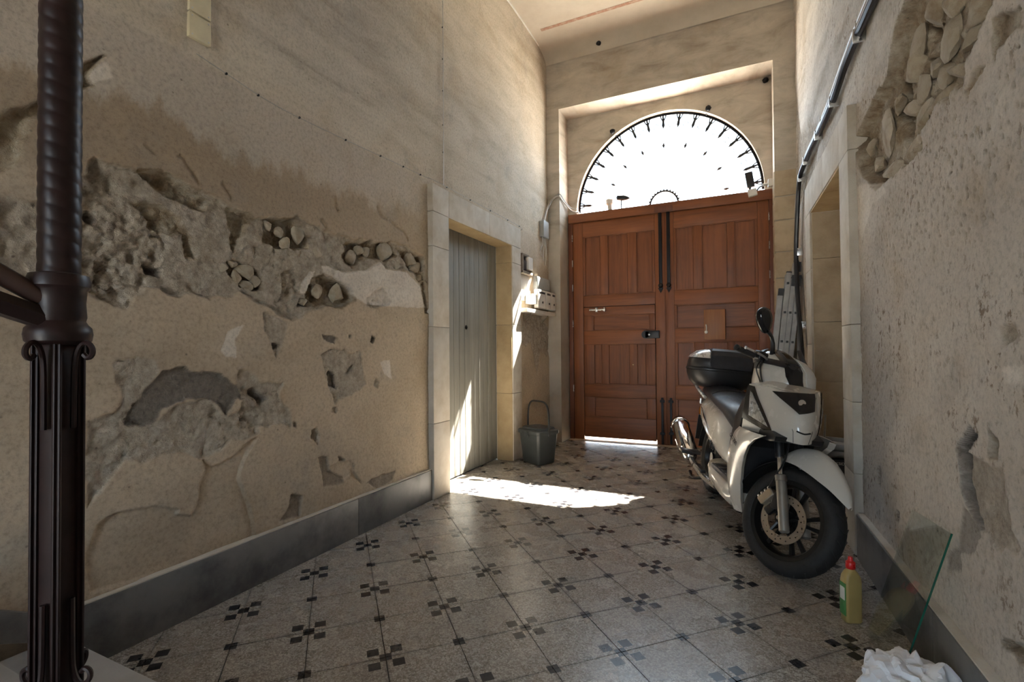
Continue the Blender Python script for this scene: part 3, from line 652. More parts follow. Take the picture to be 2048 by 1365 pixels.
REGIONS = [[(LX, -.2), (RX(-.2), -.2), (RX(EY), EY), (LX, EY)], [(R0, EY), (R1, EY), (R1, GY - .06), (R0, GY - .06)],
           [(LX - .17, 3.59), (LX, 3.59), (LX, 4.89), (LX - .17, 4.89)], [(RX(3.7), 3.72), (.9, 3.72), (.9, 4.95), (RX(4.95), 4.95)]]
_tile_share = {}
def tile_mesh(poly, c, odd):
    key = None
    gap = .0018
    t = bmesh.new(); top = []; bot = []
    cx = sum(p[0] for p in poly) / len(poly); cy = sum(p[1] for p in poly) / len(poly)
    for p in poly:
        dx, dy = p[0] - cx, p[1] - cy; l = math.hypot(dx, dy) + 1e-9; k = max(0, 1 - gap * 1.4 / l)
        top.append(t.verts.new((cx + dx * k - c[0], cy + dy * k - c[1], 0))); bot.append(t.verts.new((p[0] - c[0], p[1] - c[1], -.02)))
    n = len(poly); t.faces.new(top)
    for i in range(n): t.faces.new((bot[i], bot[(i + 1) % n], top[(i + 1) % n], top[i]))
    bmesh.ops.recalc_face_normals(t, faces=t.faces[:])
    me = bpy.data.meshes.new('tile'); t.to_mesh(me); t.free()
    at = me.attributes.new('uvw', 'FLOAT_VECTOR', 'POINT')
    for v in me.vertices:
        a = (v.co.x * tu.x + v.co.y * tu.y) / TS; b = (v.co.x * tv.x + v.co.y * tv.y) / TS
        at.data[v.index].vector = (b, -a, 0) if odd else (a, b, 0)
    me.materials.append(MAT['tile']); me.update(); return me
rr = random.Random(3); full_mesh = {}; n_tiles = 0
for i in range(-20, 26):
    for j in range(-26, 26):
        c = (TOX + TS * (tu.x * (i + .5) + tv.x * (j + .5)), TOY + TS * (tu.y * (i + .5) + tv.y * (j + .5)))
        if not (-3 < c[0] < 1.4 and -.6 < c[1] < 6.8): continue
        sq = [(c[0] + TS * (tu.x * a + tv.x * b), c[1] + TS * (tu.y * a + tv.y * b)) for a, b in ((-.5, -.5), (.5, -.5), (.5, .5), (-.5, .5))]
        odd = (i + j) % 2 != 0
        for reg in REGIONS:
            p = sq
            for k in range(4): p = clip(p, reg[k], reg[(k + 1) % 4]) if len(p) > 2 else []
            if len(p) < 3: continue
            area = .5 * abs(sum(p[k][0] * p[(k + 1) % len(p)][1] - p[(k + 1) % len(p)][0] * p[k][1] for k in range(len(p))))
            if area < .0008: continue
            if area > TS * TS * .999:
                me = full_mesh.get(odd)
                if me is None: me = full_mesh[odd] = tile_mesh(p, c, odd)
            else: me = tile_mesh(p, c, odd)
            o = link(bpy.data.objects.new('tile', me), floor); o.location = (c[0], c[1], rr.uniform(-.0008, .0006)); n_tiles += 1
            o.rotation_euler = (rr.uniform(-.003, .003), rr.uniform(-.003, .003), 0)
# worn stone sill under the gate
MB().box((R0 + .02, GY - .13, -.01), (R1 - .02, GY + .16, .004), .003).build('sill', 'ashlar', floor)

# ------------------------------------------------------------------ baseboards
bl = tag(empty('baseboard_left'), kind='structure')
for y0, y1 in ((.9, 2.505), (2.509, 3.352)):
    MB().box((LX - .02, y0, 0), (LX + .032, y1, .245), .004).build('slab', 'grey_marble', bl)
MB().box((LX - .02, .9, .2455), (LX + .027, 3.352, .253), .003).build('mortar_fillet', 'limestone', bl)
MB().prism([(LX - .02, .897, .17), (LX - .02, .897, .272), (LX - .02, -.2, .9), (LX - .02, -.2, .70)], (0, 0, 0), (.052, 0, 0)).build('slab', 'grey_marble', bl, False)
MB().box((LX - .02, 5.115, 0), (LX + .02, 6.09, .04), .004).build('slab', 'ashlar', bl)
br = tag(empty('baseboard_right'), kind='structure')
for y0, y1 in ((-.2, 1.1), (1.104, 2.3), (2.304, 3.455)):
    m = MB(); m.prism([(RX(y0) - .042, y0, 0), (RX(y1) - .042, y1, 0), (RX(y1) + .05, y1, 0), (RX(y0) + .05, y0, 0)], (0, 0, 0), (0, 0, .25)); m.build('slab', 'grey_marble', br, False)

for y0, y1 in ((-.2, 1.1), (1.104, 2.3), (2.304, 3.455)):
    m = MB(); m.prism([(RX(y0) - .036, y0, .2505), (RX(y1) - .036, y1, .2505), (RX(y1) + .03, y1, .2505), (RX(y0) + .03, y0, .2505)], (0, 0, 0), (0, 0, .007)); m.build('mortar_fillet', 'limestone', br, False)
# ------------------------------------------------------------------ stone door surrounds
tl = tag(empty('trim_1', (LX, 4.2, 0)), 'pale limestone surround of the grey-green plank door', 'door frame', kind='structure')
def lb(y0, y1, z0, z1, x0=LX - .16, x1=LX + .05, mat='limestone', bev=.006):
    m = MB(lambda v: v - Vector((LX, 4.2, 0))); m.box((x0, y0 + .0012, z0 + .0012), (x1, y1 - .0012, z1 - .0012), bev); return m.build('stone_block', mat, tl)
for z0, z1 in ((0, .62), (.62, 1.42), (1.42, 2.09), (2.09, 2.38)): lb(3.352, 3.598, z0, z1)
lb(3.352, 3.60, 2.38, 2.61); lb(3.60, 4.35, 2.38, 2.61); lb(4.35, 5.11, 2.38, 2.61)
for z0, z1 in ((0, .74), (.74, 1.5), (1.5, 2.19), (2.19, 2.38)): lb(4.878, 5.11, z0, z1)
# warm bare reveal faces (ochre stone lining)
for z0, z1 in ((0, .74), (.74, 1.5), (1.5, 2.19), (2.19, 2.375)): lb(4.872, 4.90, z0, z1, LX - .15, LX + .038, 'ochre_stone', .003)
lb(3.6, 4.875, 2.372, 2.39, LX - .15, LX + .038, 'ochre_stone', .003)

tr = tag(empty('trim_2', (RX(4.3), 4.3, 0)), 'pale limestone surround of the right-hand doorway', 'door frame', kind='structure')
def rb(y0, y1, z0, z1, d0=-.047, d1=.22, mat='limestone', bev=.006):
    m = MB(lambda v: v - Vector((RX(4.3), 4.3, 0)))
    t = bmesh.new(); bmesh.ops.create_cube(t, size=1)
    for v in t.verts:
        y = y0 + .0012 if v.co.y < 0 else y1 - .0012; x = RX(y) + (d0 if v.co.x < 0 else d1); z = z0 + .0012 if v.co.z < 0 else z1 - .0012; v.co = Vector((x, y, z))
    bmesh.ops.bevel(t, geom=t.edges[:] + t.verts[:], offset=bev, segments=2, profile=.6, affect='EDGES'); m.merge(t)
    return m.build('stone_block', mat, tr)
for z0, z1 in ((0, .48), (.48, .9), (.9, 1.36), (1.36, 2.40)): rb(3.475, 3.725, z0, z1, d1=.06, mat='limestone' if z0 > 1.3 else 'grey_frame')  if False else rb(3.475, 3.725, z0, z1, d1=.06)
rb(3.475, 3.725, 2.40, 2.67, d1=.06); rb(3.725, 4.3, 2.40, 2.67); rb(4.3, 4.93, 2.40, 2.67); rb(4.93, 5.2, 2.40, 2.67)
for z0, z1 in ((0, .62), (.62, 1.25), (1.25, 1.9), (1.9, 2.40)): rb(4.935, 5.2, z0, z1, d1=.02)
for z0, z1 in ((0, .38), (.38, .93), (.93, 1.44), (1.44, 1.985), (1.985, 2.385)): rb(4.915, 5.0, z0, z1, -.03, .24, 'ashlar', .005)
rb(3.725, 4.3, 2.385, 2.41, -.04, .5, 'ochre_stone', .003); rb(4.3, 4.92, 2.385, 2.41, -.04, .5, 'ochre_stone', .003)

# doors
d2 = tag(empty('door_2', (LX - .16, 4.24, 0)), 'closed grey-green plank door in the left wall', 'door', kind='structure')
pj = [3.55, 3.607, 3.706, 3.806, 3.907, 4.0, 4.1, 4.2, 4.296, 4.397, 4.496, 4.595, 4.688, 4.785, 4.91]
for a, b in zip(pj[:-1], pj[1:]):
    j = random.uniform(-.002, .002)
    MB(lambda v: v - Vector((LX - .16, 4.24, 0))).box((LX - .2, a + .002, .012), (LX - .16 + j, b - .002, 2.42), .003).build('plank', 'green_plank', d2)
MB(lambda v: v - Vector((LX - .16, 4.24, 0))).box((LX - .24, 3.5, 0), (LX - .2, 4.95, 2.45)).build('backing', 'joint', d2, False)
k = MB(); k.lathe([(.0, 0), (.022, .0), (.022, .004), (.009, .005), (.009, .012), (0, .013)], (0, -.014, 1.452), (1, -.014, 1.452), 16); k.build('keyhole_plate', 'dark_iron', d2)
d3 = tag(empty('door_3', (RX(4.3) + .3, 4.3, 0)), 'blind back of the right-hand doorway behind the ladder', 'doorway', kind='structure')
m = MB(lambda v: v - Vector((RX(4.3) + .3, 4.3, 0))); m.box((.83, 3.3, 0), (.9, 5.3, 2.6)); m.build('back_panel', 'ochre_stone', d3, False)
m = MB(lambda v: v - Vector((RX(4.3) + .3, 4.3, 0))); m.box((RX(3.7) + .03, 3.64, 0), (.85, 3.725, 2.5)); m.build('reveal', 'ochre_stone', d3, False)
m = MB(lambda v: v - Vector((RX(4.3) + .3, 4.3, 0))); m.box((RX(4.9) + .19, 4.92, 0), (.85, 5.0, 2.5)); m.build('reveal', 'ochre_stone', d3, False)

# ------------------------------------------------------------------ the big street gate
GO = Vector((-.91, 6.42, 0))
gate = tag(empty('door_1', GO), 'tall double-leaf wooden street gate with a wicket door', 'gate', kind='structure')
def g(bx, name, mat, parent, bev=.004):
    m = MB(lambda v: v - GO)
    for lo, hi in (bx if isinstance(bx, list) else [bx]): m.box(lo, hi, bev)
    return m.build(name, mat, parent)
Y0, Y1 = 6.42, 6.475
g(((-2.175, 6.40, .0), (-2.118, 6.50, 3.06)), 'post', 'wood_dark', gate); g(((.272, 6.40, 0), (.318, 6.50, 3.06)), 'post', 'wood_dark', gate)
g(((-2.17, 6.385, 2.945), (.32, 6.50, 3.065)), 'top_beam', 'wood_h', gate, .008)
g(((-1.02, 6.372, 2.955), (-.80, 6.39, 3.02)), 'bracket', 'wood_dark', gate)
def rects_frame(leaf, x0, x1, z0, z1, cols, rows, y0=Y0, y1=Y1):
    """rows: list of (z0, z1, [(xa, xb), ...]) openings between z0 and z1; the rest is rails and stiles"""
    zc_ = z0
    for ra, rb_, ops in rows:
        if ra - zc_ > .004: g(((x0, y0, zc_ + .0008), (x1, y1, ra - .0008)), 'rail', 'wood_h', leaf)
        xc = x0
        for a, b in ops + [(x1, x1)]:
            if a - xc > .004: g(((xc, y0 + .001, ra), (a, y1, rb_)), 'stile', 'wood_v', leaf)
            xc = b
        for a, b in ops:
            horiz = (b - a) > (rb_ - ra) * 1.2
            # panel set back in its moulding
            m = MB(lambda v: v - GO)
            yb = y0 + .020; iy = y0 + .014; bw = .026
            m.box((a - .004, yb, ra - .004), (b + .004, y1 - .005, rb_ + .004))
            m.loft([[(a + .002, y0 + .012, ra + .002), (b - .002, y0 + .012, ra + .002), (b - .002, y0 + .012, rb_ - .002), (a + .002, y0 + .012, rb_ - .002)],
                    [(a + .012, yb, ra + .012), (b - .012, yb, ra + .012), (b - .012, yb, rb_ - .012), (a + .012, yb, rb_ - .012)]], True, False)
            m.build('panel', 'wood_h' if horiz else 'wood_v', leaf)
            mm = MB(lambda v: v - GO)
            for lo, hi in (((a, y0 - .004, ra), (b, y0 + .012, ra + .011)), ((a, y0 - .004, rb_ - .011), (b, y0 + .012, rb_)), ((a, y0 - .004, ra), (a + .011, y0 + .012, rb_)), ((b - .011, y0 - .004, ra), (b, y0 + .012, rb_))):
                mm.box(lo, hi, .004)
            mm.build('moulding', 'wood_h' if horiz else 'wood_v', leaf)
        zc_ = rb_
    if z1 - zc_ > .004: g(((x0, y0, zc_ + .0008), (x1, y1, z1)), 'rail', 'wood_h', leaf)
def leaf(name, label):
    o = bpy.data.objects.new(name, None); o.empty_display_size = .1; link(o, gate); o['label'] = label; return o
lf = leaf('leaf', 'left leaf holding the wicket door')
g(((-2.115, Y0, .0), (-1.979, Y1, 2.942)), 'stile', 'wood_v', lf); g(((-1.026, Y0, .0), (-.914, Y1, 2.942)), 'stile', 'wood_v', lf)
rects_frame(lf, -1.977, -1.028, 1.79, 2.942, 3, [(1.944, 2.742, [(-1.953, -1.738), (-1.642, -1.374), (-1.267, -1.058)])])
wk = leaf('wicket_door', 'small door set in the left leaf')
rects_frame(wk, -1.972, -1.033, .040, 1.782, 3, [(.315, .580, [(-1.838, -1.146)]), (.752, 1.284, [(-1.838, -1.729), (-1.641, -1.360), (-1.270, -1.152)]), (1.466, 1.672, [(-1.845, -1.10)])], Y0 - .004, Y1)
rf = leaf('leaf', 'right leaf with the small key box')
g(((-.908, Y0, .0), (-.795, Y1, 2.942)), 'stile', 'wood_v', rf); g(((.15, Y0, 0), (.269, Y1, 2.942)), 'stile', 'wood_v', rf)
rects_frame(rf, -.794, .149, .004, 2.942, 3, [(.315, .585, [(-.775, .12)]), (.754, 1.298, [(-.770, -.560), (-.462, -.183), (-.097, .122)]), (1.473, 1.765, [(-.773, .117)]), (1.950, 2.740, [(-.777, -.564), (-.466, -.180), (-.099, .122)])])
g(((-.918, Y0 - .012, .004), (-.902, Y0 + .01, 2.942)), 'cover_strip', 'wood_v', gate)
g([((-1.99, Y1 - .006, .05), (-1.955, Y1 + .02, 1.80)), ((-1.05, Y1 - .006, .05), (-1.01, Y1 + .02, 1.80)), ((-1.99, Y1 - .006, 1.76), (-1.01, Y1 + .02, 1.81)), ((-.95, Y1, .0), (-.87, Y1 + .02, 2.95)), ((-2.14, Y1, 0), (-2.10, Y1 + .02, 2.95)), ((.25, Y1, 0), (.29, Y1 + .02, 2.95)), ((-2.12, Y1, 2.92), (.28, Y1 + .02, 2.96))], 'stop_strip', 'wood_dark', gate)  # unseen strips added behind the gate to stop light leaking round the leaves
g(((-2.11, Y1 - .002, 1.786), (-.918, Y1 + .012, 2.945)), 'backing', 'wood_dark', lf); g(((-1.976, Y1 - .002, .05), (-1.029, Y1 + .012, 1.784)), 'backing', 'wood_dark', wk); g(((-.906, Y1 - .002, .002), (.268, Y1 + .012, 2.945)), 'backing', 'wood_dark', rf)  # unseen boards added behind the leaves, blocking light through panel gaps
# ironwork on the gate
def flat_bar(x, z0, z1, w, name, tip):
    m = MB(lambda v: v - GO); y = 6.405
    m.box((x - w / 2, y - .012, z0), (x + w / 2, y + .012, z1), .004)
    if tip: m.prism([(x - w * .85, y - .006, z0 + .03), (x + w * .85, y - .006, z0 + .03), (x, y - .006, z0 - .035)], (0, 0, 0), (0, .012, 0)); m.sphere((x, y - .01, z0 + .06), w * .75, 2, (1, .6, 1))
    else: m.box((x - w, y - .016, z1 - .06), (x + w, y + .012, z1 - .03), .003); m.box((x - w, y - .016, z0 + .12), (x + w, y + .012, z0 + .15), .003)
    return m.build(name, 'dark_iron', gate)
flat_bar(-.955, 1.96, 2.99, .040, 'bolt_bar', True); flat_bar(-.857, 1.96, 2.985, .040, 'bolt_bar', True)
flat_bar(-.955, .012, .60, .028, 'foot_bolt', False); flat_bar(-.850, .02, .60, .028, 'foot_bolt', False)
m = MB(lambda v: v - GO); m.tube([(-1.882, 6.385, 1.745), (-1.667, 6.385, 1.745)], .014, 10); m.box((-1.80, 6.37, 1.715), (-1.775, 6.42, 1.775), .004); m.box((-1.69, 6.375, 1.72), (-1.672, 6.42, 1.772), .004); m.build('slide_bolt', 'steel', gate)
m = MB(lambda v: v - GO); m.box((-1.16, 6.365, 1.352), (-.974, 6.418, 1.452), .012); m.lathe([(.05, 0), (.05, .05)], (-1.145, 6.415, 1.402), (-1.145, 6.3, 1.402), 20); lk_ = m.build('rim_lock', 'black_plastic', gate)
m = MB(lambda v: v - GO); m.lathe([(.012, 0), (.012, .012), (0, .014)], (-1.10, 6.366, 1.40), (-1.10, 6.2, 1.40), 12); m.build('lock_cylinder', 'steel', gate)
m = MB(lambda v: v - GO); m.lathe([(.008, 0), (.008, .008), (0, .01)], (-1.315, 6.416, 1.015), (-1.315, 6.2, 1.015), 12); m.build('peephole', 'brass', gate)
for x, zz in ((-2.117, (2.739, 2.391, 2.058, 1.568, .692)), (.271, (2.747, 2.415, 2.072, 1.584, .7))):
    for z in zz:
        m = MB(lambda v: v - GO); m.tube([(x, 6.395, z - .045), (x, 6.395, z + .045)], .007, 8); m.build('hinge', 'steel', gate)
kb = g(((-.447, 6.335, 1.323), (-.209, 6.415, 1.688)), 'key_box', 'wood_box', gate, .006)
m = MB(lambda v: v - GO); m.tube(spline([(-.42, 6.335, 1.50), (-.42, 6.31, 1.50), (-.415, 6.305, 1.47), (-.418, 6.305, 1.43)], 4), .007, 8); m.sphere((-.42, 6.305, 1.415), .02, 2, (1, .5, 1)); m.build('latch', 'white_plastic', kb)

# ------------------------------------------------------------------ fan grille in the arch
win = tag(empty('window_1', (ACX, GY + .08, ACZ)), 'half-round iron fan grille above the wooden gate', 'window', kind='structure')
WO = Vector((ACX, GY + .08, ACZ)); gy = GY + .08
T_ = lambda v: v - WO
def pol(r, a): return (ACX + r * math.cos(a), gy, ACZ + r * math.sin(a))
m = MB(T_); m.tube([pol(1.13, PI * k / 48) for k in range(49)], .011, 6); m.tube([pol(1.146, PI * k / 48) for k in range(49)], .008, 6); m.build('rim', 'dark_iron', win)
m = MB(T_); zr = -.04
m.tube([(ACX + .175 * math.cos(PI * k / 24), gy - .03, ACZ + zr + .175 * math.sin(PI * k / 24)) for k in range(25)], .013, 8); m.build('hub_ring', 'dark_iron', win)
for k in range(15):
    a = PI * (k + .5) / 15
    m = MB(T_); m.sphere((ACX + .192 * math.cos(a), gy - .03, ACZ + zr + .192 * math.sin(a)), .012, 1); m.build('bead', 'dark_iron', win)
for k in range(17):
    a = math.radians(5 + k * 10.625)
    m = MB(T_); m.tube([pol(.19, a), pol(1.13, a)], .0036, 5); sp = m.build('spoke', 'dark_iron', win)
    m = MB(T_); m.tube([pol(1.13, a), pol(1.06, a), pol(.99, a), pol(.955, a)], [.010, .016, .020, .003], 6); m.build('spear_head', 'dark_iron', sp)
    m = MB(T_)
    for s_ in (-1, 1):
        m.tube([pol(1.135, a + s_ * .035), pol(1.09, a + s_ * .022), pol(1.05, a + s_ * .004)], .008, 5)
    m.build('collar', 'dark_iron', sp)
    if k % 2 == 0 and 0 < k < 16 or k in (0, 16):
        m = MB(T_); m.tube([pol(.70, a), pol(.735, a), pol(.775, a)], [.003, .019, .003], 6); m.build('leaf_bud', 'dark_iron', sp)
    if k < 16:
        b_ = a + math.radians(5.3); c_ = pol(1.0, b_)
        m = MB(T_); m.tube([(c_[0] + .032 * math.cos(q * .5), gy, c_[2] + .032 * math.sin(q * .5)) for q in range(12)], .0048, 5); m.build('curl', 'dark_iron', win)
for a in (math.radians(63), math.radians(122)):
    m = MB(T_); p = (ACX + 1.21 * math.cos(a), GY - .02, ACZ + 1.19 * math.sin(a)); m.sphere(p, .035, 2, (1, .7, 1), .25); m.tube([p, pol(1.14, a)], .012, 6); m.build('wall_cramp', 'dark_iron', win)

# ================================================================== THINGS
def thing(name, label, cat, loc=(0, 0, 0), group=None, mat=None):
    return tag(empty(name, loc, mat), label, cat, group)
def off(o):
    p = o.location.copy() if hasattr(o, 'location') else Vector(o)
    return lambda v: v - p

# ------------------------------------------------------------------ stair foot and its cast-iron newel
st = tag(empty('stairs', (-1.9, .6, 0)), 'pale marble steps at the foot of the stair beside the iron post', 'stairs', kind='structure'); T = off(st)
for z1, y1 in ((.17, .925), (.34, .63), (.51, .335)):
    MB(T).box((LX + .03, -.1, z1 - .17), (-1.0, y1, z1 - .03), .003).build('riser', 'white_marble', st)
    MB(T).box((LX + .03, -.1, z1 - .03), (-.98, y1 + .02, z1), .006).build('tread', 'white_marble', st)
PXX, PYY = -1.262, .504
nw = thing('newel_post', 'dark cast-iron stair post with a twisted shaft and sloping handrail', 'post', (PXX, PYY, .34)); T = off(nw)
def rot2(x, y, a): return (x * math.cos(a) - y * math.sin(a), x * math.sin(a) + y * math.cos(a))
m = MB(T); rings = []; zz = 1.375; n = 36
while zz < 4.4:
    ring = []
    for k in range(n):
        a = 2 * PI * k / n; ph = a * 2 + zz * 2 * PI / .031
        f = (ph / (2 * PI)) % 1.0
        r = .0326 + .0020 * (math.sin(PI * f) ** .45)
        ring.append((PXX + r * math.cos(a), PYY + r * math.sin(a), zz))
    rings.append(ring); zz += .0031
m.loft(rings); m.build('twisted_shaft', 'cast_iron', nw, True, 60)
m = MB(T); m.lathe([(.034, .04), (.047, .036), (.050, .026), (.050, .012), (.044, .004), (.042, -.02), (.044, -.05), (.042, -.058), (.045, -.064), (.052, -.072), (.054, -.085), (.052, -.098), (.046, -.104), (.036, -.106)], (PXX, PYY, 1.352), (PXX, PYY, 2), 32); m.build('collar', 'cast_iron', nw)
ang = math.radians(20)
m = MB(T)
m.box((PXX - .0225, PYY - .0225, .34), (PXX + .0225, PYY + .0225, 1.25), .003, 2, Matrix.Rotation(ang, 3, 'Z'))
m.build('core', 'cast_iron', nw)
for sx in (-1, 1):
    for sy in (-1, 1):
        m = MB(T); dx, dy = rot2(sx * .0245, sy * .0245, ang)
        for a_, b_ in (((-.0025, -.008), (.0025, .008)), ((-.008, -.0025), (.008, .0025))):
            m.box((PXX + dx + a_[0], PYY + dy + a_[1], .34), (PXX + dx + b_[0], PYY + dy + b_[1], 1.255), .0012, 2, Matrix.Rotation(ang, 3, 'Z'), (PXX + dx, PYY + dy, .8))
        m.build('angle_bar', 'cast_iron', nw)
def scroll(a, z, s, r0=.033):
    pts = [(r0 - .002, -.16 * s), (r0 - .001, -.05 * s), (r0 + .003, -.010 * s), (r0 + .014, .010 * s), (r0 + .026, .011 * s), (r0 + .035, .001 * s), (r0 + .035, -.012 * s), (r0 + .026, -.019 * s), (r0 + .018, -.012 * s)]
    return [(PXX + r * math.cos(a), PYY + r * math.sin(a), z + h) for r, h in pts]
for k in range(4):
    a = math.radians(25.5) + k * PI / 2
    m = MB(T); m.tube(spline(scroll(a, 1.238, 1), 4), .0052, 7); m.build('scroll', 'cast_iron', nw)
    m = MB(T); m.tube(spline(scroll(a, .575, -1, .032), 4), .0052, 7); m.sphere((PXX + .045 * math.cos(a), PYY + .045 * math.sin(a), .555), .013, 2); m.build('foot_scroll', 'cast_iron', nw)
m = MB(T); hp = [(PXX + .012, PYY + .012, 1.317), (PXX + .006, PYY - .03, 1.340), (PXX, PYY - .12, 1.398), (PXX, PYY - .65, 1.745)]
m.tube(hp, [.0165, .018, .0185, .0185], 14, True, 1.0); m.build('handrail', 'rail_wood', nw)
m = MB(T); 
m.loft([[(PXX + x + dx, y, z + dz) for dx, dz in ((-.017, -.020), (.017, -.020), (.021, .004), (.012, .022), (-.012, .022), (-.021, .004))] for x, y, z in ((.012, PYY + .008, 1.283), (0, PYY - .12, 1.335), (0, PYY - .65, 1.66))]); m.build('rail_moulding', 'cast_iron', nw, True, 25)

# ------------------------------------------------------------------ electrics on the left wall
def wall_wire(name, label, pts, r, clips, mat='conduit', sp=6):
    o = thing(name, label, 'cable', pts[0]); T = off(o)
    m = MB(T); m.tube(spline(pts, sp), r, 6); m.build('wire', mat, o)
    for c in clips:
        m = MB(T); m.box((c[0] - .008, c[1] - .0045, c[2] - .0055), (c[0] + .005, c[1] + .0045, c[2] + .0055), .003); m.build('clip', 'dark_iron', o)
    return o
wx = LX + .012
wall_wire('wall_wire', 'thin pale wire running straight up the left wall above the plank door', [(wx, 3.575, 2.66), (wx + .004, 3.572, 3.4), (wx + .002, 3.575, 4.2), (wx, 3.57, 5.12)], .0042, [(wx, 3.575, z) for z in (2.95, 3.19, 3.49, 3.77, 4.05, 4.33, 4.6, 4.9)])
wall_wire('wall_wire', 'thin wire running level along the left wall at lintel height', [(wx, 1.45, 2.655), (wx, 1.60, 2.635), (wx + .003, 1.9, 2.60), (wx, 2.4, 2.612), (wx + .002, 2.9, 2.632), (wx, 3.3, 2.648), (wx + .05, 3.4, 2.63), (wx + .05, 4.2, 2.628), (wx + .05, 5.05, 2.625), (wx, 5.2, 2.62)], .0017, [(wx, y, z) for y, z in ((1.60, 2.635), (1.78, 2.61), (2.05, 2.603), (2.42, 2.613), (2.76, 2.628), (3.02, 2.638), (3.24, 2.646))] + [(wx + .05, y, 2.627) for y in (3.55, 3.95, 4.35, 4.75, 5.05)], 'grey_plastic')
for i, (z0, z1, txt) in enumerate(((2.845, 3.06, 'upper'), (2.72, 2.838, 'lower'))):
    o = thing('blank_plate', 'cream blank cover plate high on the left wall, %s of two' % txt, 'cover plate', (LX, 1.463, z0), 'blank plates high on the left wall'); T = off(o)
    MB(T).box((LX - .01, 1.411, z0), (LX + .022, 1.515, z1), .004).build('plate', 'cream_plastic', o)
    for y, z in ((1.424, z0 + .014), (1.502, z0 + .014), (1.424, z1 - .014), (1.502, z1 - .014)):
        m = MB(T); m.lathe([(.004, 0), (.004, .002), (0, .0025)], (LX + .0218, y, z), (0, y, z), 8); m.build('screw', 'steel', o)
jb = thing('junction_box', 'grey junction box on the left wall nearest the gate corner', 'junction box', (LX, 5.88, 2.66)); T = off(jb)
MB(T).box((LX - .012, 5.795, 2.665), (LX + .045, 5.962, 2.872), .006).build('box', 'grey_plastic', jb)
MB(T).box((LX + .046, 5.79, 2.66), (LX + .068, 5.967, 2.877), .006).build('lid', 'grey_plastic', jb)
for k in range(3):
    y = 5.82 + .05 * k
    m = MB(T); m.tube(spline([(LX + .03, y, 2.668), (LX + .035, y + .01, 2.58), (LX + .025, y + .05 * (k - 1), 2.48), (LX + .012, y + .04, 2.42 - .05 * k)], 5), .008, 6); m.build('tail', 'conduit', jb)
cb = thing('loose_cable', 'grey cable looping from the junction box across to the gate top', 'cable', (LX + .03, 5.9, 2.88)); T = off(cb)
m = MB(T); m.tube(spline([(LX + .03, 5.90, 2.88), (LX + .03, 5.99, 3.05), (LX + .05, 6.05, 3.16), (-2.24, 6.075, 3.24), (-2.18, 6.08, 3.235), (-2.165, 6.22, 3.19), (-2.12, 6.40, 3.12), (-2.02, 6.41, 3.085)], 6), .011, 7); m.build('strand', 'conduit', cb)
m = MB(T); m.tube(spline([(LX + .03, 6.0, 3.05), (-2.26, 6.07, 3.22), (-2.175, 6.075, 3.265), (-2.163, 6.2, 3.22), (-2.13, 6.38, 3.16), (-2.05, 6.41, 3.14)], 6), .007, 7); m.build('strand', 'grey_plastic', cb)
fb = thing('fuse_box', 'open brown-framed fuse box on the left wall beside the plank door', 'fuse box', (LX, 5.29, 2.13)); T = off(fb)
MB(T).box((LX - .02, 5.145, 2.12), (LX + .012, 5.44, 2.335)).build('back', 'black_plastic', fb, False)
for lo, hi in (((LX - .02, 5.135, 2.115), (LX + .06, 5.165, 2.335)), ((LX - .02, 5.135, 2.315), (LX + .06, 5.33, 2.34)), ((LX - .02, 5.135, 2.11), (LX + .065, 5.46, 2.14)), ((LX - .02, 5.43, 2.11), (LX + .05, 5.46, 2.2))):
    MB(T).box(lo, hi, .004).build('frame', 'joint', fb)
MB(T).box((LX, 5.29, 2.17), (LX + .07, 5.42, 2.32), .008).build('breaker', 'white_plastic', fb)
MB(T).box((LX, 5.18, 2.15), (LX + .045, 5.285, 2.27), .006).build('fuse_block', 'black_plastic', fb)
wp = thing('cover_board', 'white painted board on the left wall under the fuse box', 'board', (LX, 5.28, 1.8)); T = off(wp)
MB(T).box((LX - .02, 5.145, 1.80), (LX + .014, 5.43, 2.105), .004).build('board', 'white_plastic', wp)
gb = thing('meter_cabinet', 'grey cabinet on the left wall behind the white meters', 'cabinet', (LX, 5.75, 1.9)); T = off(gb)
MB(T).box((LX - .02, 5.58, 1.80), (LX + .045, 6.03, 2.135), .006).build('case', 'grey_plastic', gb)
MB(T).box((LX + .046, 5.60, 1.98), (LX + .056, 6.01, 2.12), .004).build('door', 'grey_plastic', gb)
for k, (y0, y1) in enumerate(((5.46, 5.71), (5.725, 5.90), (5.91, 6.06))):
    o = thing('electric_meter', 'white electric meter on the left wall, %s in the row of three' % ('nearest the plank door', 'middle one', 'nearest the gate')[k], 'meter', (LX + .05, (y0 + y1) / 2, 1.72), 'electric meters on the left wall'); T = off(o)
    MB(T).box((LX + .047 if k else LX + .058, y0, 1.725), (LX + .118, y1, 1.955), .014, 3).build('case', 'white_plastic', o)
    MB(T).box((LX + .116, y0 + .03, 1.905), (LX + .1205, y1 - .03, 1.93), .002).build('window', 'black_plastic', o)
    m = MB(T); m.lathe([(.014, 0), (.014, .008), (0, .01)], (LX + .117, y0 + (y1 - y0) * .55, 1.80), (0, y0 + (y1 - y0) * .55, 1.80), 12); m.build('knob', 'black_plastic', o)
o = thing('plug_box', 'small white plug box left of the meters, catching the sun', 'plug box', (LX, 5.38, 1.75)); T = off(o)
MB(T).box((LX + .016, 5.30, 1.765), (LX + .10, 5.452, 1.885), .012, 3).build('case', 'white_plastic', o)
o = thing('shelf_board', 'white board shelf on the left wall under the meters', 'shelf', (LX, 5.6, 1.66)); T = off(o)
MB(T).box((LX - .03, 5.13, 1.655), (LX + .115, 6.06, 1.70), .004).build('board', 'white_plastic', o)
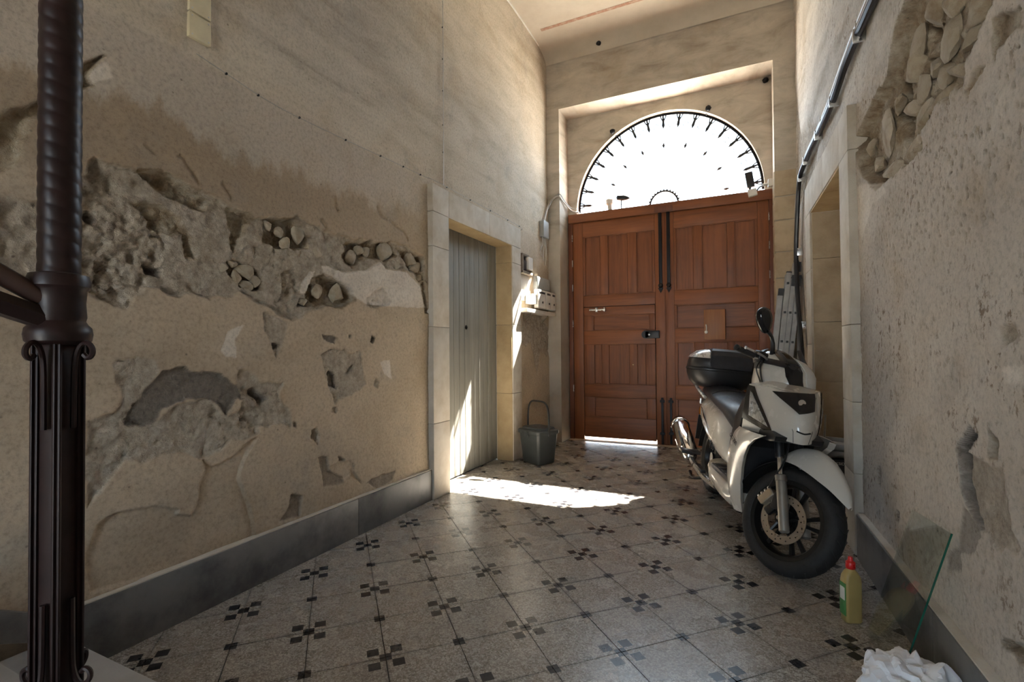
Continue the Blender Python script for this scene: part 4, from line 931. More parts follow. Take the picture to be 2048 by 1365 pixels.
for y in (5.3, 5.85): MB(T).prism([(LX - .02, y, 1.654), (LX + .09, y, 1.654), (LX - .02, y, 1.54)], (0, 0, 0), (0, .02, 0)).build('support', 'joint', o, False)

# ------------------------------------------------------------------ lamps and boxes along the gate top
o = thing('floodlight', 'small black floodlight standing on the right end of the gate top', 'lamp', (.08, 6.39, 3.065)); T = off(o)
Rz = Matrix.Rotation(math.radians(-8), 3, 'Y')
MB(T).box((.035, 6.345, 3.10), (.118, 6.40, 3.285), .008, 2, Rz).build('housing', 'black_plastic', o); MB(T).box((.065, 6.37, 3.062), (.09, 6.40, 3.12), .004).build('bracket', 'black_plastic', o)
o = thing('junction_box', 'white junction box fixed on the gate top beam below the floodlight', 'junction box', (.10, 6.36, 3.0)); T = off(o)
MB(T).box((.055, 6.322, 2.99), (.150, 6.370, 3.075), .008, 2, Matrix.Rotation(math.radians(-9), 3, 'Y')).build('box', 'white_plastic', o)
m = MB(T); m.tube(spline([(.145, 6.36, 3.05), (.18, 6.355, 3.09), (.22, 6.35, 3.10), (.252, 6.33, 3.10)], 5), .009, 6); m.build('lead', 'cable', o)
o = thing('cable_fitting', 'white cable fitting on the recess edge right of the gate top', 'fitting', (.30, 6.3, 3.1)); T = off(o)
MB(T).box((.262, 6.27, 3.065), (.3165, 6.35, 3.15), .008).build('box', 'white_plastic', o); m = MB(T); m.lathe([(.016, 0), (.016, .05), (.011, .055)], (.262, 6.31, 3.10), (.1, 6.31, 3.09), 12); m.build('nozzle', 'white_plastic', o)
o = thing('light_sensor', 'small white sensor cup standing on the left part of the gate top', 'sensor', (-1.58, 6.40, 3.065)); T = off(o)
m = MB(T); m.lathe([(.03, 0), (.034, .06), (.05, .075), (.052, .13), (.045, .14)], (-1.59, 6.40, 3.065), (-1.60, 6.40, 3.3), 16); m.build('cup', 'white_plastic', o); o = thing('spotlight', 'dark spotlight pointing sideways on the left part of the gate top', 'lamp', (-1.44, 6.40, 3.1)); T = off(o)
m = MB(T); m.lathe([(.012, 0), (.034, .02), (.038, .10), (.026, .15), (.004, .185)], (-1.51, 6.40, 3.215), (-1.2, 6.40, 3.165), 14); m.build('body', 'bird', o); m = MB(T); m.tube([(-1.44, 6.40, 3.062), (-1.44, 6.40, 3.19)], .008, 6); m.build('stem', 'bird', o)
for i, (x, y, z, lb_) in enumerate(((-1.62, 6.03, 5.10, 'small dark hook in the ceiling cove left of centre'), (.26, GY - .02, 4.36, 'small dark knob in the upper right corner of the gate recess'))):
    o = thing('iron_hook', lb_, 'hook', (x, y, z)); T = off(o)
    m = MB(T); m.sphere((x, y, z), .035, 2, (1, 1, .9), .2); m.build('head', 'dark_iron', o); m = MB(T); m.tube([(x, y, z), (x, y + .06, z + .02)], .012, 6); m.build('shank', 'dark_iron', o)

# ------------------------------------------------------------------ cables on the right wall
def rw(y, z, d): return (RX(y) - d, y, z)
o = thing('cable_run', 'thick black cable clipped along the right wall and down to the ladder', 'cable', rw(5.6, 1.5, .03)); T = off(o)
bp = [rw(.6, 2.96, .03), rw(2.0, 2.955, .03), rw(2.96, 2.954, .03), rw(3.5, 2.965, .03), rw(3.9, 2.915, .032), rw(4.4, 2.918, .032), rw(4.95, 2.945, .03), rw(5.3, 2.945, .03), rw(5.52, 2.915, .035), rw(5.65, 2.80, .04), rw(5.69, 2.55, .05), rw(5.74, 2.2, .06), rw(5.70, 1.8, .06), rw(5.60, 1.45, .055), rw(5.50, 1.1, .05), rw(5.44, .6, .05), rw(5.44, .02, .05)]
m = MB(T); m.tube(spline(bp, 7), .021, 9); m.build('sheath', 'cable', o)
m = MB(T); m.tube(spline([(x + .006, y + .035, z - .012 if z > 2.6 else z) for x, y, z in bp], 7), .012, 7); m.build('sheath', 'cable', o)
m = MB(T); m.tube(spline([(x - .004, y + .06, z + .034 if z > 2.6 else z) for x, y, z in bp[:13]], 7), .009, 6); m.build('lead', 'conduit', o)
for y, z in ((2.4, 2.955), (3.25, 2.958), (3.95, 2.915), (4.55, 2.922), (5.2, 2.945), (5.55, 2.90), (5.73, 2.2), (5.60, 1.45)):
    m = MB(T); c = rw(y, z, .03); m.box((c[0] - .026, c[1] - .008, c[2] - .045), (c[0] + .034, c[1] + .008, c[2] + .03), .003); m.build('clip', 'steel', o)
o = thing('conduit_pipe', 'pale slim conduit above the black cable on the right wall', 'conduit', rw(5.9, 2.8, .02)); T = off(o)
m = MB(T); m.tube(spline([rw(.6, 3.06, .02), rw(2.0, 3.055, .02), rw(3.0, 3.05, .02), rw(3.6, 3.045, .02), rw(4.2, 3.0, .02), rw(4.8, 3.005, .02), rw(5.2, 3.02, .02), rw(5.5, 2.99, .02), rw(5.8, 2.88, .02), rw(6.03, 2.76, .02), rw(6.06, 2.5, .02), rw(6.06, 1.0, .02), rw(6.06, .02, .02)], 6), .011, 8); m.build('pipe', 'conduit', o)
for y, z in ((3.3, 3.045), (4.45, 3.0), (5.35, 3.01)):
    m = MB(T); c = rw(y, z, .02); m.box((c[0] - .015, c[1] - .007, c[2] - .02), (c[0] + .024, c[1] + .007, c[2] + .016), .003); m.build('clip', 'conduit', o)

# ------------------------------------------------------------------ grey caddy bin by the plank door
o = thing('kitchen_caddy', 'grey plastic kitchen caddy bin with a raised handle beside the door', 'bin', mat=Matrix.Translation((-2.045, 4.945, .001)) @ Matrix.Rotation(math.radians(-28), 4, 'Z'))
BK = lambda v: Vector((v.x * 1.26, v.y * 1.26, v.z))
def rring(w, d, z, r, n=5):
    out = []
    for cx, cy, a0 in ((w - r, d - r, 0), (-w + r, d - r, PI / 2), (-w + r, -d + r, PI), (w - r, -d + r, 1.5 * PI)):
        for k in range(n): a = a0 + PI / 2 * k / (n - 1); out.append((cx + r * math.cos(a), cy + r * math.sin(a), z))
    return out
m = MB(BK); m.loft([rring(.108, .088, 0, .025), rring(.112, .092, .006, .025), rring(.132, .112, .285, .028), rring(.134, .114, .335, .03)]); m.build('body', 'bin_plastic', o)
m = MB(BK); m.loft([rring(.142, .122, .318, .03), rring(.145, .125, .325, .03), rring(.145, .125, .352, .03), rring(.138, .118, .362, .03), rring(.122, .102, .366, .03), rring(.115, .095, .385, .03), rring(.06, .05, .392, .03)]); m.build('lid', 'bin_plastic', o)
hp = []
for k in range(25):
    a = PI * k / 24; c, s = math.cos(a), math.sin(a)
    hp.append((.178 * math.copysign(abs(c) ** .45, c), 0, .345 + .315 * s ** .5 if s > 0 else .345))
hp = [(.178, 0, .30)] + hp + [(-.178, 0, .30)]
m = MB(); m.tube(hp, .0105, 8, True, 1.0); m.build('handle', 'black_plastic', o)
for s in (-1, 1):
    m = MB(); m.lathe([(.024, 0), (.024, .016), (.015, .02)], (s * .150, 0, .31), (s * 1, 0, .31), 14); m.build('pivot', 'bin_plastic', o)
m = MB(BK); m.box((-.02, -.140, .29), (.02, -.122, .35), .005); m.build('catch', 'bin_plastic', o)

# ------------------------------------------------------------------ oil bottle
BX, BY = .412, 2.645
o = thing('oil_bottle', 'ochre plastic oil bottle with a red cap on the tiles', 'bottle', mat=Matrix.Translation((BX, BY, .001)) @ Matrix.Rotation(math.radians(24), 4, 'Z'))
BT = lambda v: Vector((v.x * .80, v.y * .80, v.z * 1.03))
m = MB(BT); m.loft([rring(.040, .027, 0, .014), rring(.045, .032, .006, .016), rring(.046, .033, .10, .016), rring(.046, .033, .175, .016), rring(.043, .031, .195, .018), rring(.032, .027, .213, .02), rring(.021, .021, .224, .0205), rring(.019, .019, .230, .0185)]); m.build('body', 'oil_plastic', o)
m = MB(BT); m.lathe([(.023, 0), (.024, .002), (.024, .026), (.021, .030), (.013, .033), (.012, .046), (.010, .050)], (0, 0, .228), (0, 0, 1), 24); m.build('cap', 'red_plastic', o)
m = MB(BT); m.box((-.0475, -.026, .03), (-.0445, .026, .168), .001); m.build('label_panel', 'label_green', o)
m = MB(BT); m.box((-.0485, -.020, .095), (-.0472, .020, .15), .0005); m.build('label_panel', 'label_white', o)

# ------------------------------------------------------------------ glass sheet leaning on the wall
o = thing('glass_sheet', 'clear glass sheet with green edges leaning on the right wall', 'glass', (.47, 2.36, .002)); T = off(o)
a0, a1, b1, b0 = Vector((.470, 2.173, .001)), Vector((.458, 2.560, .001)), Vector((.622, 2.560, .550)), Vector((.634, 2.173, .583))
nrm = (b0 - a0).cross(a1 - a0).normalized() * .006
m = MB(T)
e = .0015; ct = (a0 + a1 + b0 + b1) / 4
sh = [p + (ct - p).normalized() * e for p in (a0, a1, b1, b0)]
m.prism(sh, (0, 0, 0), nrm); m.build('pane', 'pane', o, False)
for p, q, nm in ((a0, b0, 'edge'),):
    d = (ct - (p + q) / 2).normalized() * .0012
    m = MB(T); m.prism([p, q, q + d, p + d], (0, 0, 0), nrm); m.build('edge', 'pane_edge', o, False)

# ------------------------------------------------------------------ crumpled white bag
o = thing('plastic_bag', 'crumpled white plastic bag lying in front of the glass sheet', 'bag', (.478, 2.045, 0)); T = off(o)
t = bmesh.new(); bmesh.ops.create_icosphere(t, subdivisions=5, radius=1)
from mathutils import noise as mno
for v in t.verts:
    d = v.co.normalized()
    r = 1 + .30 * mno.noise(d * 1.6 + Vector((3, 1, 2))) + .32 * abs(mno.noise(d * 2.2 + Vector((7, 2, 5)))) - .20 * abs(mno.noise(d * 3.6 + Vector((1, 4, 2)))) + .03 * mno.noise(d * 8)
    p = Vector((d.x * .128 * r, d.y * .105 * r, d.z * .115 * r + .078))
    if p.z > .06 and d.z > .4: p.z += .035 * max(0, mno.noise(Vector((d.x * 2.4, d.y * 2.4, 4.2))))
    p.z = max(p.z, .001)
    v.co = Vector((.478, 2.045, 0)) + p
m = MB(T); m.merge(t); m.build('film', 'bag', o, True, 28)
m = MB(T); pts = spline([(.43, 2.08, .11), (.385, 2.085, .165), (.365, 2.06, .13), (.37, 2.03, .06)], 5); m.tube(pts, [.02, .019, .017, .016, .014, .014, .014, .013, .012, .012, .011, .01, .01, .009, .008, .007], 7, True, .4); m.build('handle', 'bag', o, True, 28)

# ------------------------------------------------------------------ folded aluminium ladder in the corner
o = thing('ladder', 'folded aluminium ladder leaning in the corner right of the gate', 'ladder', (.3, 5.8, 0)); T = off(o)
lean = Matrix.Rotation(math.radians(6.2), 3, 'Y')       # top leans to the wall
LY0, LY1 = 5.80, 6.02
def lad(x, z): v = lean @ Vector((x, 0, z)); return (v.x + .188, v.z)
def rail(x0, x1, z0, z1, y, w, name='side_rail', mat='aluminium'):
    m = MB(T); P = [lad(x0, z0), lad(x1, z0), lad(x1, z1), lad(x0, z1)]
    t = bmesh.new(); V = [t.verts.new((p[0], yy, p[1])) for yy in (y, y + w) for p in P]
    for f in ((0, 1, 2, 3), (7, 6, 5, 4), (0, 4, 5, 1), (1, 5, 6, 2), (2, 6, 7, 3), (3, 7, 4, 0)): t.faces.new([V[i] for i in f])
    bmesh.ops.bevel(t, geom=t.edges[:], offset=.004, segments=2, affect='EDGES'); m.merge(t); return m.build(name, mat, o)
secs = [(-.062, -.014, .0, 1.80), (-.008, .040, .0, 2.02), (.042, .088, .0, 1.965), (.092, .136, .0, 1.965), (.05, .096, .4, 2.14)]
for i, (x0, x1, z0, z1) in enumerate(secs):
    back = .03 if i in (0, 4) else 0.0
    for y in (LY0 + back, LY1 - back):
        rail(x0, x1, z0 + .03, z1, y, .024)
        if i != 4:
            rail(x0 - .002, x1 + .002, z0, z0 + .04, y - .002, .028, 'foot', 'black_plastic')
    rail(x0 - .002, x1 + .002, z1 - .012, z1 + .006, LY0 + back - .002, .028, 'end_cap', 'black_plastic')
    xc = (x0 + x1) / 2
    for k in range(7):
        z = .085 + .303 * k
        if not z0 + .05 < z < z1 - .05: continue
        p = lad(xc, z)
        MB(T).box((p[0] - .012, LY0 + back + .02, p[1] - .012), (p[0] + .012, LY1 - back + .004, p[1] + .012), .002).build('rung', 'aluminium', o)
        if 0 < i < 4: MB(T).box((p[0] - .0115, LY0 - .0015, p[1] - .0115), (p[0] + .0115, LY0 + .004, p[1] + .0115), .001).build('rung_end', 'black_plastic', o)
rail(.044, .134, 1.87, 1.99, LY0 - .004, .03, 'hinge_cover', 'black_plastic')
rail(-.064, -.012, 1.77, 1.85, LY0 + .028, .03, 'hinge_cover', 'black_plastic')
rail(.092, .125, 2.03, 2.13, LY0 + .026, .03, 'hinge_cover', 'black_plastic')
rail(.000, .030, 1.02, 1.21, LY0 - .001, .004, 'sticker', 'label_white')
for z in (1.05, 1.08, 1.11, 1.14, 1.17): rail(.006, .024, z, z + .012, LY0 - .0015, .003, 'print', 'grey_plastic')

# ------------------------------------------------------------------ tool case and boards in the doorway
o = thing('tool_case', 'black tool case on the floor behind the scooter front wheel', 'tool case', (.65, 4.3, 0)); T = off(o)
MB(T).box((.475, 4.10, .012), (.80, 4.48, .33), .02, 3).build('body', 'black_plastic', o)
MB(T).box((.468, 4.09, .335), (.805, 4.49, .445), .02, 3).build('lid', 'black_plastic', o)
for x in (.52, .76): MB(T).box((x - .02, 4.082, .29), (x + .02, 4.096, .37), .004).build('latch', 'black_plastic', o)
MB(T).box((.48, 4.092, .06), (.79, 4.099, .075), .002).build('trim_line', 'grey_plastic', o)
text_mesh('lettering', 'PARKSIDE', .026, Matrix.Translation(Vector((.572, 4.0885, .408)) - o.location) @ Matrix.Rotation(PI / 2, 4, 'X'), 'label_white', o)
for k, (z, a, lbl) in enumerate(((.449, -3, 'grey metal plank lying flat on the black tool case'), (.500, -6, 'upper grey metal plank resting tilted on the black tool case'))):
    q = thing('metal_plank', lbl, 'plank', (.62, 4.25, z), 'metal planks on the tool case'); 
    q.rotation_euler = (0, math.radians(0 if k == 0 else 2), math.radians(a))
    MB().box((-.145, -.17, 0), (.15, .15, .012), .002).build('web', 'aluminium', q)
    for s in (-.17, .138): MB().box((-.145, s, .0), (.15, s + .012, .046 - .004 * k), .002).build('flange', 'aluminium', q)
    for j in range(4): MB().box((-.12 + .068 * j, -.14, .012), (-.09 + .068 * j, .12, .016), .001).build('rib', 'aluminium', q)
q = thing('leaning_panel', 'narrow grey panel standing upright against the tool case', 'panel', (.46, 4.03, 0)); T = off(q)
MB(T).prism([(.452, 4.00, .0), (.452, 4.065, .0), (.498, 4.085, .66), (.492, 4.02, .755)], (0, 0, 0), (.010, 0, 0)).build('sheet', 'grey_plastic', q, False)
MB(T).box((.448, 3.998, .0), (.468, 4.012, .20), .002).build('edge_strip', 'aluminium', q)

# ================================================================== THE SCOOTER
# local frame: u forward, v to the rider's left, w up; leaning a little on its side stand, bars turned to the left
SR0, SF0 = Vector((-.262, 4.49, 0)), Vector((.160, 3.05, 0))
sh_ = (SF0 - SR0); WB = sh_.length; sh_ = sh_ / WB; sl_ = Vector((-sh_.y, sh_.x, 0)); zz_ = Vector((0, 0, 1))
LEAN, STEER, RAKE = math.radians(6.3), math.radians(35), math.radians(26)
su = zz_ * math.cos(LEAN) + sl_ * math.sin(LEAN); sv = sl_ * math.cos(LEAN) - zz_ * math.sin(LEAN)
SM = Matrix(((sh_.x, sv.x, su.x, SR0.x), (sh_.y, sv.y, su.y, SR0.y), (sh_.z, sv.z, su.z, .002), (0, 0, 0, 1)))
sc = thing('motor_scooter', 'white motor scooter with a black top case parked on the tiles', 'scooter', mat=SM)
_ax = Vector((-math.sin(RAKE), 0, math.cos(RAKE))); _a0 = Vector((WB - .04, 0, .28)); _RS = Matrix.Rotation(STEER, 3, _ax)
def ST(v): return _a0 + _RS @ (v - _a0)
def B_(): return MB()
def S_(): return MB(ST)
def se(cu, cv, a, b, w, n=32, p=2.6, dw=0.0):
    out = []
    for k in range(n):
        t = 2 * PI * k / n; c, s = math.cos(t), math.sin(t)
        x = a * math.copysign(abs(c) ** (2 / p), c); y = b * math.copysign(abs(s) ** (2 / p), s)
        out.append((cu + x, cv + y, w + dw * x))
    return out
def prof_ring(u, zb, zt, b, n=20, top=.6, p=2.8, dv=0):
    """closed cross-section in the v-w plane"""
    out = []; zm = (zt + zb) / 2; hh = (zt - zb) / 2
    for k in range(n):
        t = 2 * PI * k / n; c, s = math.cos(t), math.sin(t)
        y = b * math.copysign(abs(c) ** (2 / p), c); z = hh * math.copysign(abs(s) ** (2 / p), s)
        y *= 1 - (1 - top) * max(0, z / hh) ** 1.5
        out.append((u, y + dv, zm + z))
    return out
def sheet(m, rows, th, dirn=None):
    """open surface given as rows of points, thickened by th inwards"""
    R = [[Vector(p) for p in r] for r in rows]; nr, nc = len(R), len(R[0]); N = [[None] * nc for _ in R]
    for i in range(nr):
        for j in range(nc):
            a = R[min(i + 1, nr - 1)][j] - R[max(i - 1, 0)][j]; b = R[i][min(j + 1, nc - 1)] - R[i][max(j - 1, 0)]
            N[i][j] = a.cross(b).normalized()
    V = [p for r in R for p in r] + [R[i][j] - N[i][j] * th for i in range(nr) for j in range(nc)]
    o = nr * nc; F = []
    for i in range(nr - 1):
        for j in range(nc - 1):
            a, b, c, d = i * nc + j, i * nc + j + 1, (i + 1) * nc + j + 1, (i + 1) * nc + j
            F += [(a, b, c, d), (o + d, o + c, o + b, o + a)]
    for i in range(nr - 1):
        for j in (0, nc - 1): a, d = i * nc + j, (i + 1) * nc + j; F.append((a, d, o + d, o + a))
    for j in range(nc - 1):
        for i in (0, nr - 1): a, b = i * nc + j, i * nc + j + 1; F.append((a, b, o + b, o + a))
    m._add(V, F); return m
def lerp(tab, x):
    for (x0, y0), (x1, y1) in zip(tab[:-1], tab[1:]):
        if x <= x1: t = max(0, (x - x0) / (x1 - x0)); t = t * t * (3 - 2 * t) * .4 + t * .6; return y0 + (y1 - y0) * t
    return tab[-1][1]

# ---- front wheel (turns with the bars)
def wheel(par, mb, u, r, hw, rim, name):
    m = mb(); A = (u, -1, r); Bx = (u, 1, r)
    prof = [(rim + .004, 1 - hw * .80), (rim + .014, 1 - hw * .95), (rim + (r - rim) * .55, 1 - hw * 1.02), (r - .020, 1 - hw * .84), (r - .007, 1 - hw * .58), (r, 1 - hw * .25), (r, 1 + hw * .25), (r - .007, 1 + hw * .58), (r - .020, 1 + hw * .84), (rim + (r - rim) * .55, 1 + hw * 1.02), (rim + .014, 1 + hw * .95), (rim + .004, 1 + hw * .80)]
    m.lathe(prof + prof[:1], A, Bx, 64, False); ty = m.build('tyre', 'rubber', par, True, 50)
    m = mb()
    for s in range(28):                                        # tread grooves' ribs
        a = 2 * PI * s / 28
        for sd in (-1, 1):
            p = [(u + math.cos(a + .05 * k) * (r + .0006 - .006 * k), sd * hw * (.18 + .32 * k), r + math.sin(a + .05 * k) * (r + .0006 - .006 * k)) for k in range(3)]
            m.tube(p, .0022, 4)
    m.build('tread', 'black_plastic', ty)
    m = mb(); q = [(rim - .016, 1 - hw * .80), (rim + .006, 1 - hw * .86), (rim + .010, 1 - hw * .78), (rim - .004, 1 - hw * .66), (rim - .016, 1 - hw * .3), (rim - .016, 1 + hw * .3), (rim - .004, 1 + hw * .66), (rim + .010, 1 + hw * .78), (rim + .006, 1 + hw * .86), (rim - .016, 1 + hw * .80), (rim - .028, 1 + hw * .4), (rim - .028, 1 - hw * .4)]
    m.lathe(q + q[:1], A, Bx, 56, False); m.build('rim', 'alloy_black', par, True, 40)
    for s in range(5):
        for d in (-.20, .20):
            a = 2 * PI * s / 5 + .3; a1 = a + d
            p0 = Vector((u + math.cos(a + d * .6) * .035, 0, r + math.sin(a + d * .6) * .035)); p1 = Vector((u + math.cos(a1) * (rim - .018), 0, r + math.sin(a1) * (rim - .018)))
            m = mb(); dr = (p1 - p0).normalized(); n_ = Vector((-dr.z, 0, dr.x))
            m.loft([[p + n_ * (w_ * sx) + Vector((0, t_ * sy, 0)) for sx, sy in ((-1, -.6), (-.6, -1), (.6, -1), (1, -.6), (1, .6), (.6, 1), (-.6, 1), (-1, .6))] for p, w_, t_ in ((p0, .014, .020), (p0.lerp(p1, .5), .0085, .014), (p1, .013, .012))])
            m.build('spoke', 'alloy_black', par)
    m = mb(); m.lathe([(.048, 1 - .045), (.050, 1 - .03), (.040, 1 - .02), (.040, 1.02), (.050, 1.03), (.048, 1.045)], A, Bx, 24); m.build('hub', 'alloy_black', par)
def part(name, label=None):
    o = bpy.data.objects.new(name, None); o.empty_display_size = .05; link(o, sc)
    if label: o['label'] = label
    return o
RW = .285
fw = part('front_wheel'); wheel(fw, S_, WB, RW, .056, .205, 'front')
m = S_(); m.lathe([(.088, 1 - .066), (.130, 1 - .066), (.130, 1 - .061), (.088, 1 - .061), (.088, 1 - .066)], (WB, -1, RW), (WB, 1, RW), 48, False); bd = m.build('brake_disc', 'disc_steel', fw, True, 30)
for k in range(24):
    a = 2 * PI * k / 24; rr_ = .104 if k % 2 else .115
    m = S_(); m.lathe([(.0034, 0), (.0034, .001)], (WB + rr_ * math.cos(a), -.0667, RW + rr_ * math.sin(a)), (WB + rr_ * math.cos(a), -1, RW + rr_ * math.sin(a)), 8)
    m.build('vent_hole', 'gloss_black', fw)
m = S_()
for k in range(5):
    a = 2 * PI * k / 5 + .2; m.tube([(WB + .04 * math.cos(a), -.055, RW + .04 * math.sin(a)), (WB + .092 * math.cos(a + .25), -.0635, RW + .092 * math.sin(a + .25))], .009, 6)
m.lathe([(.05, 1 - .060), (.05, 1 - .052)], (WB, -1, RW), (WB, 1, RW), 24); m.build('disc_carrier', 'alloy_black', fw)
# fork
for sd, nm in ((-1, 'fork_leg'), (1, 'fork_leg')):
    d = Vector((-math.sin(math.radians(25)), 0, math.cos(math.radians(25)))); ax_ = Vector((WB + .052, sd * .090, RW - .060))
    f = part(nm)
    m = S_(); m.lathe([(.018, 0), (.026, .008), (.0265, .20), (.0275, .225), (.0275, .268), (.0305, .272), (.0305, .298), (.025, .304)], ax_, ax_ + d, 20); m.build('slider', 'fork_alloy', f)
    m = S_(); m.lathe([(.0155, .29), (.0155, .50)], ax_, ax_ + d, 16); m.build('stanchion', 'chrome', f)
    m = S_(); m.lathe([(.022, .40), (.024, .405), (.024, .62), (.02, .63)], ax_, ax_ + d, 16); m.build('sleeve', 'black_plastic', f)
m = S_(); m.tube([(WB, -.105, RW), (WB, .105, RW)], .011, 10); m.build('axle', 'steel', sc)
m = S_(); m.box((WB - .30, -.10, .80), (WB - .20, .10, .84), .01, 2, Matrix.Rotation(-RAKE, 3, 'Y')); m.build('fork_yoke', 'black_plastic', sc)
# caliper
ca_ = part('brake_caliper')
cx_, cz_ = WB - .118, RW + .075
Rc = Matrix.Rotation(math.radians(-58), 3, 'Y')
m = S_(); m.box((cx_ - .050, -.100, cz_ - .024), (cx_ + .050, -.050, cz_ + .024), .012, 3, Rc); m.build('body', 'caliper', ca_)
for k in range(4):
    p = Vector((cx_, -.078, cz_)) + Rc @ Vector((-.038 + .025 * k, 0, .026))
    m = S_(); m.lathe([(.0095, -.004), (.0105, .004), (.0085, .012), (.006, .014)], p, p + Rc @ Vector((0, 0, 1)), 10); m.build('bolt', 'steel', ca_)
m = S_(); m.box((cx_ + .01, -.088, cz_ - .075), (cx_ + .075, -.060, cz_ - .03), .008, 2, Rc); m.box((WB - .075, -.095, RW + .03), (WB - .03, -.07, RW + .12), .008, 2); m.build('mount', 'black_plastic', ca_)
m = S_(); m.tube(spline([(cx_ - .005, -.085, cz_ + .045), (cx_ + .02, -.10, cz_ + .12), (cx_ + .045, -.105, cz_ + .22), (cx_ + .02, -.09, cz_ + .34), (cx_ - .02, -.07, cz_ + .45)], 6), .0052, 7); m.build('brake_hose', 'black_plastic', ca_)
# front fender: crown over the wheel, long nose in front
FC = [(-.12, .640, .052, .085), (-.06, .680, .078, .105), (.02, .696, .088, .118), (.09, .676, .086, .112), (.15, .638, .074, .095), (.20, .590, .056, .070), (.24, .535, .035, .043), (.265, .480, .010, .012)]
def fend(t, s):
    x = t * (len(FC) - 1); i = min(int(x), len(FC) - 2); f = x - i
    q = [FC[max(0, min(len(FC) - 1, i + k))] for k in (-1, 0, 1, 2)]
    cr = lambda k: .5 * (2 * q[1][k] + (q[2][k] - q[0][k]) * f + (2 * q[0][k] - 5 * q[1][k] + 4 * q[2][k] - q[3][k]) * f * f + (3 * q[1][k] - q[0][k] - 3 * q[2][k] + q[3][k]) * f ** 3)
    a = abs(s); return Vector((WB + cr(0) - .35 * cr(3) * a ** 2.2, cr(2) * math.copysign(a ** .8, s), cr(1) - cr(3) * a ** 2.2))
m = S_(); sheet(m, [[fend(i / 24, -1 + 2 * j / 16) for j in range(17)] for i in range(25)], -.004); m.build('front_fender', 'white_paint', sc, True, 50)
m = S_(); rows = [[(WB + math.cos(a) * .318, v, .285 + math.sin(a) * .318 * (1 if abs(v) < .05 else .965)) for v in (-.075, -.05, 0, .05, .075)] for a in [math.radians(80 + 9 * k) for k in range(11)]]; sheet(m, rows, .004); m.build('fender_liner', 'black_plastic', sc, True, 50)

# ---- front shield
def bw(w): return lerp([(.60, .19), (.70, .200), (.80, .205), (.92, .205), (1.02, .195)], w)
def un(w): return lerp([(.60, .02), (.70, .085), (.78, .105), (.88, .085), (.95, .045), (1.02, -.02)], w) + WB
def ur(w): return lerp([(.60, -.30), (.72, -.25), (.85, -.22), (1.02, -.20)], w) + WB
def nose(s, w, o=0.0):
    a = abs(s); k = 1 - a ** 1.75; b = bw(w) + o; e = un(w) + o - ur(w)
    return Vector((ur(w) + e * k, b * math.copysign(a ** .92, s) * (1 - .0 * k), w))
def wlow(s): return .715 + .018 * abs(s) - .03 * max(0, abs(s) - .7)
def grid(s0, s1, wf0, wf1, ns, nw_, o=0.0):
    rows = []
    for i in range(nw_ + 1):
        rows.append([nose(s0 + (s1 - s0) * j / ns, wf0(s0 + (s1 - s0) * j / ns) * (1 - i / nw_) + wf1(s0 + (s1 - s0) * j / ns) * i / nw_, o) for j in range(ns + 1)])
    return rows
top_w = lambda s: .992 - .03 * max(0, 1 - abs(s) * 1.6)
m = B_(); sheet(m, grid(-1, 1, wlow, top_w, 36, 14), -.006); m.build('front_shield', 'white_paint', sc, True, 45)
def patch_(quad, n, o):
    """quad of (s, w) corners laid on the nose"""
    rows = []
    for i in range(n + 1):
        r = []
        for j in range(n + 1):
            a, b = i / n, j / n
            s = (quad[0][0] * (1 - b) + quad[1][0] * b) * (1 - a) + (quad[3][0] * (1 - b) + quad[2][0] * b) * a
            w = (quad[0][1] * (1 - b) + quad[1][1] * b) * (1 - a) + (quad[3][1] * (1 - b) + quad[2][1] * b) * a
            r.append(nose(s, w, o))
        rows.append(r)
    return rows
for sd in (-1, 1):
    hl = part('headlight', 'right headlight in its black bezel' if sd < 0 else 'left headlight in its black bezel')
    f = lambda q: [(sd * a, b) for a, b in q]
    m = B_(); sheet(m, patch_(f([(1.0, .79), (.50, .735), (.88, .985), (1.0, .990)]), 10, .004), .003); m.build('bezel', 'gloss_black', hl, True, 45)
    m = B_(); sheet(m, patch_(f([(.90, .815), (.60, .775), (.885, .945), (.925, .955)]), 8, .009), .001); m.build('reflector', 'silver', hl, True, 45)
    m = B_(); sheet(m, patch_(f([(.905, .805), (.585, .765), (.88, .958), (.93, .965)]), 8, .0135), .001); m.build('lens', 'lens', hl, True, 45)
    for k in range(5):
        a = k / 4; m = B_(); m.tube([nose(sd * (.88 - .20 * a), .825 - .03 * a, .0105), nose(sd * (.89 - .10 * a), .90 - .03 * a, .0105)], .0016, 5); m.build('flute', 'chrome', hl)
gr = part('front_grille', 'black honeycomb grille on the nose')
m = B_(); sheet(m, patch_([(-.10, .872), (.22, .892), (.34, .982), (-.55, .972)], 10, .005), .008); m.build('mesh', 'gloss_black', gr, True, 45)
for k in range(7):
    a = -.34 + .11 * k; m = B_(); m.tube([nose(a * .55 - .02, .912 + .012 * abs(k - 4), .0065), nose(a - .08, .950, .0065)], .0022, 5); m.build('bar', 'black_plastic', gr)
m = B_(); c = nose(-.02, .930, .009); m.lathe([(.021, 0), (.021, .003), (.015, .005), (0, .005)], c, c + Vector((1, .05, .45)), 24); m.build('badge', 'steel', gr)
m = B_(); m.tube(spline([nose(-.14, .785, .002), nose(0, .775, .002), nose(.14, .78, .002)], 5), .0045, 6); m.build('vent_slot', 'gloss_black', sc)
for sd in (-1, 1):
    m = B_(); m.tube([nose(sd * .44, .965, .001), nose(sd * .20, .78, .001), nose(sd * .16, .72, .001)], .0016, 5); m.build('panel_seam', 'black_plastic', sc)
